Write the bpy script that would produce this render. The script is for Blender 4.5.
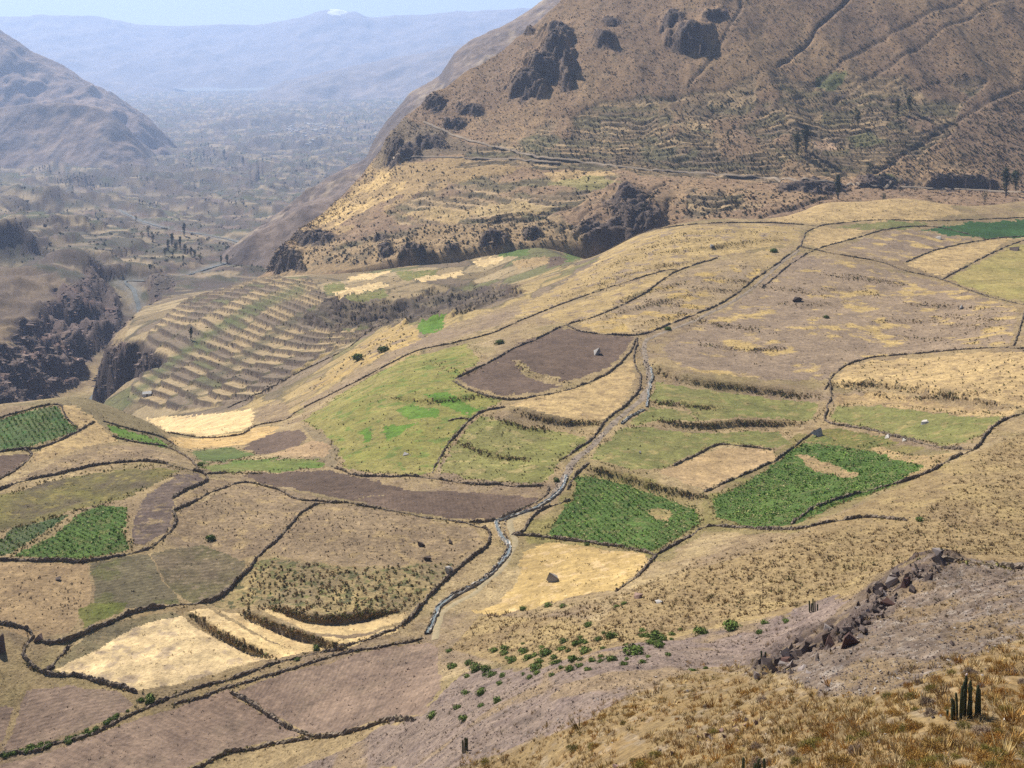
import bpy, math, random
import numpy as np
R = math.radians
sc = bpy.context.scene
for o in list(bpy.data.objects): bpy.data.objects.remove(o)

# ------------------------------------------------------------------ camera
F = 1098.0        # focal length in pixels of a 1024 px wide frame
YH = 60.0         # eye-level row of the photograph
cam_d = bpy.data.cameras.new('camera'); cam = bpy.data.objects.new('camera', cam_d)
sc.collection.objects.link(cam)
cam_d.sensor_width = 36.0; cam_d.lens = 36.0*F/1024.0
cam_d.shift_y = -(384.0-YH)/1024.0
cam_d.clip_start = 1.0; cam_d.clip_end = 90000.0
cam.location = (0, 0, 0); cam.rotation_euler = (R(90), 0, 0)
sc.camera = cam

# ------------------------------------------------------------------ sky, sun, exposure
SUN_EL, SUN_AZ = R(46), R(-38)          # azimuth from +Y (view direction), negative = to the left
w = bpy.data.worlds.new('World'); sc.world = w; w.use_nodes = True
nt = w.node_tree; nt.nodes.clear()
out = nt.nodes.new('ShaderNodeOutputWorld'); bg = nt.nodes.new('ShaderNodeBackground')
sky = nt.nodes.new('ShaderNodeTexSky'); sky.sky_type = 'NISHITA'; sky.sun_disc = False
sky.sun_elevation = SUN_EL; sky.sun_rotation = SUN_AZ
sky.altitude = 1500; sky.air_density = 1.0; sky.dust_density = 0.6; sky.ozone_density = 1.5
bg.inputs['Strength'].default_value = 0.055
nt.links.new(sky.outputs[0], bg.inputs[0]); nt.links.new(bg.outputs[0], out.inputs[0])
sl = bpy.data.lights.new('sun', 'SUN'); sl.energy = 5.0; sl.angle = R(0.5); sl.color = (1.0, 0.94, 0.83)
so = bpy.data.objects.new('sun', sl); sc.collection.objects.link(so)
from mathutils import Vector
SUN = Vector((math.sin(SUN_AZ)*math.cos(SUN_EL), math.cos(SUN_AZ)*math.cos(SUN_EL), math.sin(SUN_EL)))
so.rotation_euler = (-SUN).to_track_quat('-Z', 'Y').to_euler(); so.location = SUN*500
vs = sc.view_settings; vs.view_transform = 'Standard'; vs.look = 'None'; vs.gamma = 1.0
vs.exposure = 0.74; vs.use_curve_mapping = False
sc.cycles.use_denoising = False
sc.cycles.volume_bounces = 3
sc.cycles.max_bounces = 5

HAZE_DENSITY = 0.000068
HAZE_COLOR = (0.50, 0.66, 1.0)

# ------------------------------------------------------------------ numeric helpers
rng = np.random.default_rng(7); random.seed(7)
def hsh(ix, iy, s=0):
    n = (ix.astype(np.int64)*374761393 + iy.astype(np.int64)*668265263 + s*974634777) & 0xffffffff
    n = ((n ^ (n >> 13))*1274126177) & 0xffffffff
    n = n ^ (n >> 16)
    return (n & 0xffff)/65535.0
def vnoise(x, y, s=0):
    ix = np.floor(x); iy = np.floor(y); fx = x-ix; fy = y-iy
    ix = ix.astype(np.int64); iy = iy.astype(np.int64)
    fx = fx*fx*fx*(fx*(fx*6-15)+10); fy = fy*fy*fy*(fy*(fy*6-15)+10)
    a = hsh(ix, iy, s); b = hsh(ix+1, iy, s); c = hsh(ix, iy+1, s); d = hsh(ix+1, iy+1, s)
    return (a*(1-fx)+b*fx)*(1-fy)+(c*(1-fx)+d*fx)*fy
def fbm(x, y, o=4, s=0, g=0.5):
    r = np.zeros_like(x, dtype=float); a = 1.0; t = 0
    for k in range(o):
        r += a*(vnoise(x, y, s+k*17)*2-1); t += a; a *= g
        x, y = x*1.7-y*1.05+3.1, x*1.05+y*1.7-1.7
    return r/t
def ridged(x, y, o=4, s=0):
    r = np.zeros_like(x, dtype=float); a = 1.0; t = 0
    for k in range(o):
        r += a*(1-np.abs(vnoise(x, y, s+k*17)*2-1)); t += a; a *= 0.5
        x, y = x*1.7-y*1.05+3.1, x*1.05+y*1.7-1.7
    return r/t
def cells(x, y, s=0):
    """nearest cell id hash, distance to nearest and second nearest feature point"""
    ix = np.floor(x).astype(np.int64); iy = np.floor(y).astype(np.int64)
    d1 = np.full(x.shape, 9.0); d2 = np.full(x.shape, 9.0); h = np.zeros(x.shape)
    for a in (-1, 0, 1):
        for b in (-1, 0, 1):
            cx = ix+a; cy = iy+b
            dx = cx+hsh(cx, cy, s)-x; dy = cy+hsh(cx, cy, s+5)-y
            d = np.hypot(dx, dy); n = d < d1
            d2 = np.where(n, d1, np.minimum(d2, d)); h = np.where(n, hsh(cx, cy, s+9), h); d1 = np.where(n, d, d1)
    return h, d1, d2
def sstep(a, b, x):
    t = np.clip((x-a)/(b-a), 0, 1); return t*t*(3-2*t)
def in_poly(px, py, poly):
    r = np.zeros(px.shape, bool); n = len(poly)
    for i in range(n):
        x0, y0 = poly[i]; x1, y1 = poly[(i+1) % n]
        if y0 == y1: continue
        c = ((y0 > py) != (y1 > py)) & (px < (x1-x0)*(py-y0)/(y1-y0)+x0); r ^= c
    return r
def seg_dist(px, py, line):
    """distance to a polyline and position along it (0..n-1)"""
    best = np.full(px.shape, 1e9); at = np.zeros(px.shape)
    for i in range(len(line)-1):
        (x0, y0), (x1, y1) = line[i][:2], line[i+1][:2]
        dx, dy = x1-x0, y1-y0; L = dx*dx+dy*dy+1e-9
        t = np.clip(((px-x0)*dx+(py-y0)*dy)/L, 0, 1)
        d = np.hypot(px-x0-t*dx, py-y0-t*dy); m = d < best
        best = np.where(m, d, best); at = np.where(m, i+t, at)
    return best, at
def spline(pts, n):
    """Catmull-Rom through the points, n samples per span"""
    P = np.array(pts, float); P = np.vstack([2*P[0]-P[1], P, 2*P[-1]-P[-2]]); o = []
    for i in range(1, len(P)-2):
        t = np.linspace(0, 1, n, endpoint=False)[:, None]
        a, b, c, d = P[i-1], P[i], P[i+1], P[i+2]
        o.append(0.5*(2*b+(c-a)*t+(2*a-5*b+4*c-d)*t*t+(3*b-a-3*c+d)*t**3))
    o.append(P[-2][None]); return np.vstack(o)
def lerp(a, b, t): return a+(b-a)*t
def mixc(c, col, m): return c*(1-m[..., None])+np.array(col)*m[..., None]

# ------------------------------------------------------------------ object helpers
col = sc.collection
def tag(o, label=None, cat=None, group=None, kind=None):
    if label: o['label'] = label
    if cat: o['category'] = cat
    if group: o['group'] = group
    if kind: o['kind'] = kind
    return o
def mesh(name, V, Fq, mat=None, colors=None, smooth=True):
    """V (n,3) array, Fq (m,3) or (m,4) array or list of tuples"""
    me = bpy.data.meshes.new(name)
    V = np.asarray(V, np.float32)
    if isinstance(Fq, np.ndarray):
        m, k = Fq.shape
        me.vertices.add(len(V)); me.vertices.foreach_set('co', V.ravel())
        me.loops.add(m*k); me.loops.foreach_set('vertex_index', Fq.astype(np.int32).ravel())
        me.polygons.add(m); me.polygons.foreach_set('loop_start', np.arange(0, m*k, k, dtype=np.int32))
        me.polygons.foreach_set('loop_total', np.full(m, k, np.int32))
        me.update(calc_edges=True)
    else:
        me.from_pydata([tuple(map(float, v)) for v in V], [], Fq); me.update()
    me.polygons.foreach_set('use_smooth', np.full(len(me.polygons), bool(smooth)))
    if colors is not None:
        a = me.attributes.new('Col', 'FLOAT_COLOR', 'POINT')
        c = np.ones((len(V), 4), np.float32); c[:, :3] = colors; a.data.foreach_set('color', c.ravel())
    if mat: me.materials.append(mat)
    return me
def obj(name, me, parent=None, loc=None):
    o = bpy.data.objects.new(name, me); col.objects.link(o)
    if parent: o.parent = parent
    if loc is not None: o.location = loc
    return o
def copy_tree(o, parent=None):
    c = o.copy(); col.objects.link(c); c.parent = parent
    for ch in o.children: copy_tree(ch, c)
    return c

# ------------------------------------------------------------------ materials
def nodes(name, rough=0.95):
    m = bpy.data.materials.new(name); m.use_nodes = True; t = m.node_tree
    b = t.nodes['Principled BSDF']; b.inputs['Roughness'].default_value = rough
    b.inputs['Specular IOR Level'].default_value = 0.15
    return m, t, b
def N(t, kind, **kw):
    n = t.nodes.new(kind)
    for k, v in kw.items(): setattr(n, k, v)
    return n
def noise_tex(t, vec, scale, detail=3, rough=0.55):
    n = N(t, 'ShaderNodeTexNoise'); n.inputs['Scale'].default_value = scale; n.inputs['Detail'].default_value = detail
    n.inputs['Roughness'].default_value = rough; t.links.new(vec, n.inputs['Vector']); return n.outputs[0]
def ramp(t, fac, a, b, ca=(0, 0, 0, 1), cb=(1, 1, 1, 1)):
    r = N(t, 'ShaderNodeValToRGB'); r.color_ramp.elements[0].position = a; r.color_ramp.elements[1].position = b
    r.color_ramp.elements[0].color = ca; r.color_ramp.elements[1].color = cb
    t.links.new(fac, r.inputs[0]); return r.outputs[0]
def mix(t, fac, a, b, mode='MIX'):
    m = N(t, 'ShaderNodeMix', data_type='RGBA', blend_type=mode)
    for sck, v in ((m.inputs[0], fac), (m.inputs[6], a), (m.inputs[7], b)):
        if isinstance(v, (int, float)): sck.default_value = v
        elif isinstance(v, tuple): sck.default_value = tuple(v[:3])+(1,)
        else: t.links.new(v, sck)
    return m.outputs[2]
def bump(t, b, h, strength, dist):
    n = N(t, 'ShaderNodeBump'); n.inputs['Strength'].default_value = strength; n.inputs['Distance'].default_value = dist
    t.links.new(h, n.inputs['Height']); t.links.new(n.outputs[0], b.inputs['Normal'])
def attr_mat(name, fine=1.2, amount=0.35, mid=0.25, bumpd=0.25, rough=0.95):
    """albedo from the vertex colour 'Col' broken up by fine grain"""
    m, t, b = nodes(name, rough)
    co = N(t, 'ShaderNodeTexCoord').outputs['Object']
    a = N(t, 'ShaderNodeAttribute', attribute_name='Col').outputs['Color']
    n1 = noise_tex(t, co, fine, 4, 0.65); n2 = noise_tex(t, co, fine*mid, 4, 0.6)
    g1 = ramp(t, n1, 0.28, 0.72, (1-amount,)*3+(1,), (1+amount*0.8,)*3+(1,))
    g2 = ramp(t, n2, 0.3, 0.7, (1-amount*.6, 1-amount*.65, 1-amount*.6, 1), (1+amount*.45, 1+amount*.42, 1+amount*.35, 1))
    c = mix(t, 1.0, a, g1, 'MULTIPLY'); c = mix(t, 1.0, c, g2, 'MULTIPLY')
    t.links.new(c, b.inputs['Base Color']); bump(t, b, n1, 0.6, bumpd); return m
def field_mat(name, c1, c2, c3=None, big=0.03, fine=1.0, furrow=None, speck=None, amount=0.3):
    """c1/c2 broad tones, c3 patches, furrow=(angle_deg, spacing_m, strength), speck=(colour, density, size_m)"""
    TN = (.86, .86, .84); c1, c2 = tuple(v*k for v, k in zip(c1, TN)), tuple(v*k for v, k in zip(c2, TN)); c3 = c3 and tuple(v*k for v, k in zip(c3, TN))
    m, t, b = nodes(name)
    co = N(t, 'ShaderNodeTexCoord').outputs['Object']
    nb = noise_tex(t, co, big, 4, 0.6); nm = noise_tex(t, co, big*5, 4, 0.6); nf = noise_tex(t, co, fine, 4, 0.65)
    c = mix(t, ramp(t, nb, 0.36, 0.64), c1, c2)
    if c3: c = mix(t, ramp(t, nm, 0.545, 0.61), c, c3)
    for sc_k, am in ((.09, .2), (.33, .2), (.7, .16)):
        c = mix(t, 1.0, c, ramp(t, noise_tex(t, co, sc_k, 4, .6), .32, .68, (1-am, 1-am*1.05, 1-am, 1), (1+am, 1+am*.95, 1+am*.8, 1)), 'MULTIPLY')
    h = nf
    if furrow:
        mp = N(t, 'ShaderNodeMapping'); mp.inputs['Rotation'].default_value = (0, 0, R(furrow[0])); t.links.new(co, mp.inputs['Vector'])
        wv = N(t, 'ShaderNodeTexWave', wave_type='BANDS', bands_direction='X'); wv.inputs['Scale'].default_value = 0.314/furrow[1]
        wv.inputs['Distortion'].default_value = 4.0; wv.inputs['Detail'].default_value = 2; wv.inputs['Detail Scale'].default_value = 0.35/furrow[1]
        t.links.new(mp.outputs[0], wv.inputs['Vector'])
        h = mix(t, .10, nf, wv.outputs[0])
        s = furrow[2]; c = mix(t, 1.0, c, ramp(t, wv.outputs[0], 0.15, 0.85, (1-s, 1-s, 1-s, 1), (1+s*.6, 1+s*.55, 1+s*.5, 1)), 'MULTIPLY')
    c = mix(t, 1.0, c, ramp(t, nf, 0.28, 0.72, (1-amount,)*3+(1,), (1+amount*.8,)*3+(1,)), 'MULTIPLY')
    if speck:
        sp = noise_tex(t, co, 1.0/speck[2], 2, 0.5)
        c = mix(t, ramp(t, sp, 1-speck[1], 1-speck[1]+0.05), c, speck[0])
    t.links.new(c, b.inputs['Base Color']); bump(t, b, h, 0.8, 0.45); return m
def plain_mat(name, c1, c2, scale=1.5, bumpd=0.1, rough=0.95, random_tint=0.0):
    m, t, b = nodes(name, rough)
    co = N(t, 'ShaderNodeTexCoord').outputs['Object']
    n1 = noise_tex(t, co, scale, 4, 0.6); c = mix(t, ramp(t, n1, 0.35, 0.65), c1, c2)
    if random_tint:
        oi = N(t, 'ShaderNodeObjectInfo').outputs['Random']
        c = mix(t, 1.0, c, ramp(t, oi, 0, 1, (1-random_tint,)*3+(1,), (1+random_tint, 1+random_tint*.8, 1+random_tint*.5, 1)), 'MULTIPLY')
    t.links.new(c, b.inputs['Base Color'])
    if bumpd: bump(t, b, n1, 0.5, bumpd)
    return m
M_leafcol = None

# ------------------------------------------------------------------ sheets of terrain: columns of constant px, rows in depth
class Sheet:
    def __init__(s, PX, Y, Z):
        s.PX, s.Y, s.Z = PX, Y, Z; s.upd()
    def upd(s):
        s.X = (s.PX[None, :]-512)/F*s.Y; s.row = YH-F*s.Z/s.Y
    def hit(s, px, py, dmin=0, dmax=1e9):
        """first point (from the camera outwards) where the surface is seen at pixel px, py"""
        fi = np.clip((px-s.PX[0])/(s.PX[1]-s.PX[0]), 0, len(s.PX)-1.001); i = int(fi); t = fi-i
        r = s.row[:, i]*(1-t)+s.row[:, i+1]*t; Y = s.Y[:, i]*(1-t)+s.Y[:, i+1]*t
        ok = np.nonzero((r[1:] <= py) & (r[:-1] > py-1e-6) & (Y[1:] > dmin) & (Y[1:] < dmax))[0]
        if len(ok): j = ok[0]; k = np.clip((r[j]-py)/max(r[j]-r[j+1], 1e-6), 0, 1)
        else:
            j = int(np.argmin(np.abs(r-py)+np.where((Y > dmin) & (Y < dmax), 0, 1e5))); j = min(j, len(r)-2); k = 0.0
        y = Y[j]*(1-k)+Y[j+1]*k
        return Vector(((px-512)/F*y, y, s.z_at((px-512)/F*y, y)))
    def z_at(s, x, y):
        px = 512+F*x/y
        fi = np.clip((px-s.PX[0])/(s.PX[1]-s.PX[0]), 0, len(s.PX)-1.001); i = int(fi); t = fi-i
        a = np.interp(y, s.Y[:, i], s.Z[:, i]); b = np.interp(y, s.Y[:, i+1], s.Z[:, i+1]); return a*(1-t)+b*t
    def faces(s):
        n, m = s.Y.shape; id = np.arange(n*m).reshape(n, m)
        return np.stack([id[:-1, :-1], id[:-1, 1:], id[1:, 1:], id[1:, :-1]], -1).reshape(-1, 4)
    def verts(s): return np.stack([s.X, s.Y, s.Z], -1).reshape(-1, 3)

def tps(P, val, lam=1e-4):
    d = np.linalg.norm(P[:, None]-P[None], axis=-1); K = np.where(d > 0, d*d*np.log(d+1e-12), 0)
    n = len(P); A = np.zeros((n+3, n+3)); A[:n, :n] = K+lam*np.eye(n); A[:n, n] = 1; A[:n, n+1:] = P; A[n:, :n] = A[:n, n:].T
    wgt = np.linalg.solve(A, np.concatenate([val, np.zeros(3)]))
    def f(Q):
        o = np.zeros(len(Q))
        for k in range(n):
            r2 = (Q[:, 0]-P[k, 0])**2+(Q[:, 1]-P[k, 1])**2
            o += wgt[k]*0.5*r2*np.log(r2+1e-12)
        return o+wgt[n]+Q@wgt[n+1:]
    return f

# ---- control points of the main ground: (px, row, depth)
CP = [ # near slope
 (1040,790,58),(1040,700,80),(965,717,76),(900,768,66),(755,772,84),(700,768,92),(640,768,100),(512,770,138),(465,752,152),(380,768,188),(250,768,212),(0,768,216),(-90,790,205),
 (1110,760,62),(1110,640,98),(1024,640,102),(860,650,118),(940,610,138),(700,705,124),(600,690,150),(560,700,152),(600,650,190),(500,690,192),(440,715,196),(780,650,168),(800,615,192),
 (930,562,166),(930,548,232),(1024,571,152),(1024,545,226),(1110,572,148),(1110,540,226),(880,585,172),(860,570,226),(1024,480,290),(1024,420,352),(1024,350,452),(940,500,278),
 (720,600,224),(620,592,250),(700,560,262),(800,545,252),(900,450,352),
 # fields
 (430,640,252),(300,650,250),(150,690,236),(80,720,226),(0,640,250),(100,620,262),(200,600,272),(500,550,300),(400,560,294),(300,560,291),(200,545,302),(100,560,288),(0,560,286),
 (600,500,334),(500,500,336),(400,490,344),(300,490,346),(720,490,340),(650,450,378),(800,450,380),(550,450,380),(450,450,385),(600,400,434),(700,400,432),(850,400,425),(500,400,438),
 (650,350,508),(800,350,505),(930,330,535),(550,350,512),(750,300,612),(880,290,625),(1000,290,610),(640,310,590),(850,255,705),(760,260,700),(1024,240,790),(930,240,780),(850,225,822),(1024,220,860),
 (820,205,930),(900,200,955),(1024,203,965),(1110,240,790),(1110,205,965),(1110,350,450),(1110,450,310),
 # left knoll and basin
 (100,500,330),(0,500,325),(170,470,352),(0,470,356),(60,455,372),(110,440,396),(0,425,404),(0,406,424),(40,399,436),(80,396,444),(120,410,440),(150,424,436),(180,448,420),(-90,420,410),(-90,500,330),(-90,640,245),
 (250,462,392),(330,460,390),(200,446,452),(230,436,470),(270,428,486),(160,430,478),(300,412,520),(345,385,540),(360,400,470),(400,430,412),(420,380,480),(430,350,560),(400,345,610),(440,322,660),(440,308,690),(520,290,725),(560,300,660),(600,255,842),(640,236,884),(720,224,910),(780,222,920),
 # beyond the edge: lower terraces
 (600,262,955),(560,252,1005),(480,258,1022),(540,246,1032),(420,268,1015),(480,274,975),(430,292,930),(400,318,850),(330,342,762),(290,380,680),(250,372,740),(240,402,660),(200,402,690),(150,396,735),(120,398,760),(230,302,950),(270,278,1075),(170,318,945),(140,330,925),(190,360,800),(320,300,920),(360,285,970),
]
def zz(px, D, z): CP.append((px, YH-F*z/D, D))
for a in [ # hidden or far ground given by depth and height
 (-90,560,-250),(0,600,-262),(75,640,-255),(130,600,-215),(0,900,-262),(-90,900,-250),(30,1000,-262),(-90,1250,-258),(60,1250,-262),(0,1350,-258),(110,1350,-270),(170,1250,-268),
 (700,1010,-190),(850,1080,-200),(1024,1080,-200),(1110,1080,-200),(600,1200,-240),(800,1300,-260),(1024,1300,-260),(450,1250,-245),(300,1300,-262),(350,1700,-285),(600,1900,-290),(900,1900,-290),(1110,1900,-290),
 (200,1600,-285),(250,1750,-292),(0,1700,-256),(100,1700,-272),(-90,2000,-250),(0,2040,-260),(100,2157,-275),(200,2235,-285),(300,2100,-285),(0,2900,-265),(150,2986,-272),(300,2900,-268),(-90,2900,-255),
 (500,2600,-285),(800,2600,-285),(1110,2600,-285),(270,4240,-270),(100,4300,-275),(-90,4300,-270),(400,4300,-260),(700,4300,-255),(1110,4300,-250),(200,5700,-262),(380,5600,-240),(0,6000,-262),(700,6000,-240),(1110,6000,-240),
 (0,9500,-260),(250,9500,-250),(450,9500,-210),(800,9500,-200),(1110,9500,-200),(-90,9500,-260)]: zz(*a)
def deep(D): return D*(1+.72*sstep(1350, 3000, np.asarray(D, float)))     # the valley drops away beyond the gorge
CP = np.array(CP); CP[:, 2] = deep(CP[:, 2])
UV = np.stack([(CP[:, 0]-512)/F*2.2, np.log(CP[:, 2])], 1)
fz = tps(UV, CP[:, 1]/100, 2e-5)

# coarse evaluation, then bilinear to the fine grid
STEP = 1.45
PX = np.arange(-84, 1108, STEP)
cu = np.linspace(PX[0], PX[-1], 160); cv = np.linspace(math.log(52), math.log(15800), 440)
cuu, cvv = np.meshgrid(cu, cv)
crow = fz(np.stack([(cuu.ravel()-512)/F*2.2, cvv.ravel()], 1)).reshape(cuu.shape)*100
# rows of the fine grid: dense where the picture row changes quickly
g = np.abs(np.diff(crow, axis=0)); dens = np.quantile(g, 0.86, axis=1)+0.5*g.mean(axis=1)
cum = np.concatenate([[0], np.cumsum(np.maximum(dens, 0.55))]); NR = int(cum[-1]/1.72); print('rows', NR, 'cols', len(PX))
lv = np.interp(np.linspace(0, cum[-1], NR), cum, cv)
def bilin(A):
    T = np.stack([np.interp(lv, cv, A[:, k]) for k in range(A.shape[1])], 1)
    fi = (PX-cu[0])/(cu[1]-cu[0]); i = np.clip(fi.astype(int), 0, len(cu)-2); t = fi-i
    return T[:, i]*(1-t)+T[:, i+1]*t
ROW0 = bilin(crow); YY = np.repeat(np.exp(lv)[:, None], len(PX), 1)
Z0 = -(ROW0-YH)/F*YY
G = Sheet(PX, YY, Z0.copy())
X_, Y_ = G.X, G.Y; P_ = np.repeat(PX[None], NR, 0); RW = G.row.copy()

# ---- river (world xy) and its gorge
def at_z(px, py, z): D = float(deep(-z*F/(py-YH))); return ((px-512)/F*D, D)
RIV_PX = [(120,212),(140,222),(166,230),(200,233),(235,238),(250,246),(236,258),(205,268),(160,276),(126,284),(134,297)]
RIV = [at_z(a, b, -290) for a, b in RIV_PX[:9]]+[at_z(*RIV_PX[9], -300), at_z(*RIV_PX[10], -308)]+[((p-512)/F*d, d) for p, d in ((140,1320),(134,1200),(112,1090),(92,1010),(76,930),(60,850),(20,720),(-60,620),(-200,540))]
riv_s = spline(RIV, 6)
rd = np.full(X_.shape, 999.0); jr = np.nonzero((Y_[:, 0] > 460) & (Y_[:, 0] < 4200))[0]; wr = (slice(jr[0], jr[-1]+1), slice(0, int((420-PX[0])/STEP)))
rd[wr], _ = seg_dist(X_[wr], Y_[wr], [tuple(p) for p in riv_s])
up = sstep(1250, 1520, Y_)                                    # wide open bed upstream, narrow gorge downstream
wob = fbm(X_/60, Y_/60, 4, 3)*30+fbm(X_/17, Y_/17, 3, 9)*9
side = sstep(-20, 20, np.interp(Y_[:, 0], *zip(*sorted((p[1], p[0]) for p in RIV[9:])))[:, None]-X_)   # 1 on the left bank of the gorge
floor_w = lerp(3, 13, up); wall_w = lerp(34+62*side, 46, up)
RZ = np.minimum(lerp(-314, -300, sstep(1330, 1450, Y_)), np.where(Y_ > 1450, Z0-5, 0))
k = sstep(0, 1, (rd+wob*np.clip((rd-6)/20, 0, 1)-floor_w)/(wall_w-floor_w+wob*0.25))
k = np.where(k < 1, lerp(k, np.floor(k*4)/4+np.clip((k*4 % 1-0.55)/0.45, 0, 1)/4, 0.45), 1)   # ledges
gm = (rd < 160) & (Y_ > 480) & (Y_ < 3900)
rd2, _ = seg_dist(X_, Y_, [((p-512)/F*d, d) for p, d in ((70,930),(92,880),(112,838),(128,815))])
k2 = sstep(0, 1, (rd2+wob*.5*np.clip(rd2/20, 0, 1)-6)/26)
k = np.where((Y_ > 700) & (Y_ < 1000) & (side < .5), np.minimum(k, k2), k)
ZG = np.where(gm, np.where(Z0 > RZ, RZ+(Z0-RZ)*k, lerp(RZ, Z0, k)), Z0)
cliff = np.where(gm, sstep(0.02, 0.2, k)*(1-sstep(0.86, 1.0, k)), 0)*(1-.75*up)

# ---- lower terraces (world-space steps following the contours)
lowpoly = [(128,400),(150,330),(185,300),(270,276),(312,280),(330,300),(392,312),(385,326),(330,352),(255,400),(170,412)]
tm = in_poly(P_, RW, lowpoly) & (Y_ > 600) & (Y_ < 1180)
tmf = tm.astype(float)
diag = X_*0.94-Y_*0.33                                        # bands that run up the slope
cw = np.floor(diag/30+fbm(X_/70, Y_/70, 3, 21)*0.55)
hb = hsh(cw.astype(np.int64), (cw*0).astype(np.int64), 4)
zq = Y_/(15+7*hb)+X_/(11+5*hb)+fbm(X_/60, Y_/60, 3, 31)*0.3+hb*7
st_h = 3.0
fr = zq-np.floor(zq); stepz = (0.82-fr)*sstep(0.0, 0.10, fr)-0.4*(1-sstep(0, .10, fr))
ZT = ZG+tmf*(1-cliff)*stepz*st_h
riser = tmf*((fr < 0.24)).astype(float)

# ---- relief
far = sstep(1150, 1700, Y_)
near = 1-sstep(150, 330, Y_)*0.75
rel = fbm(X_/16, Y_/16, 4, 41)*0.42*(0.6+near)+fbm(X_/55, Y_/55, 3, 51)*0.8*sstep(250, 400, Y_)
rel *= (1-far)
vall = (ridged(X_/320, Y_/460, 4, 61)-0.6)*64*far*sstep(40, 220, rd)+fbm(X_/80, Y_/110, 3, 65)*10*far*sstep(30, 90, rd)
vq = (Z0+vall)/13+hsh(np.floor(X_/120+fbm(X_/200, Y_/200, 2, 67)).astype(np.int64), np.zeros(X_.shape, np.int64), 69); vfr = vq-np.floor(vq)
vall += far*((np.floor(vq)+sstep(.62, .95, vfr))-vq)*13*.95*sstep(20, 60, rd)
vall *= 1-0.4*sstep(6000, 11000, Y_)
gor = cliff*((ridged(X_/70, Y_/70, 3, 71)-0.55)*30+fbm(X_/18, Y_/18, 4, 75)*7)
NZ = ZT+rel+vall+gor+side*sstep(900, 1000, Y_)*(1-sstep(1500, 1700, Y_))*sstep(40, 90, rd)*((ridged(X_/75, Y_/75, 4, 79)-.6)*26)
cq = NZ/7+fbm(X_/30, Y_/30, 3, 77)*.6; cfr = cq-np.floor(cq); NZ += cliff*.75*((np.floor(cq)+sstep(.55, 1, cfr))-cq)*7
# dark knob at the left valley edge, and banks behind the left plateau
def bumpz(px, row, D, rx, ry, h):
    x, y = (px-512)/F*D, D
    return h*np.exp(-(((X_-x)/rx)**2+((Y_-y)/ry)**2))
NZ += bumpz(5, 238, 1580, 30, 40, 42)+bumpz(75, 262, 1470, 40, 26, 14)+bumpz(60, 208, 2700, 120, 60, 22)+bumpz(150, 180, 4000, 260, 110, 36)+bumpz(60, 172, 4400, 260, 100, 34)
# scree ribs and outcrop relief on the near slope
scree_poly = [(300,768),(352,745),(425,716),(448,690),(470,668),(520,672),(600,652),(690,634),(770,618),(830,598),(850,596),(800,646),(770,662),(700,668),(640,690),(575,722),(500,752),(440,772)]
talus_poly = [(770,664),(830,640),(872,585),(930,558),(1030,568),(1110,570),(1110,610),(1024,638),(960,664),(900,690),(850,700),(800,690)]
scree = in_poly(P_+fbm(X_/6, Y_/6, 3, 81)*9, RW+fbm(X_/6, Y_/6, 3, 85)*6, scree_poly) & (Y_ < 260)
talus = in_poly(P_+fbm(X_/4, Y_/4, 3, 91)*9, RW+fbm(X_/4, Y_/4, 3, 95)*6, talus_poly) & (Y_ < 215)
sx = X_*0.35+Y_*0.9
NZ += np.where(scree, (ridged(X_/9, sx/3.0, 3, 101)-0.55)*0.9, 0)
NZ += np.where(talus, (ridged(X_/3.5, Y_/3.5, 3, 105)-0.55)*0.9, 0)
orock = [(1040,571),(985,566),(935,560),(905,572),(880,590),(868,612),(845,630),(812,640),(785,656),(760,668)]
od, oat = seg_dist(P_, RW, orock)
od = od+fbm(X_/5, Y_/5, 3, 113)*9; om = (Y_ < 215)*np.exp(-(od/12)**2)*sstep(0.8, 2.2, oat)*(.45+.55*sstep(-.25, .2, fbm(X_/6, Y_/6, 3, 115)))
NZ += om*((ridged(X_/3.6, Y_/3.6, 4, 111)-0.42)*3.6)
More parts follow.
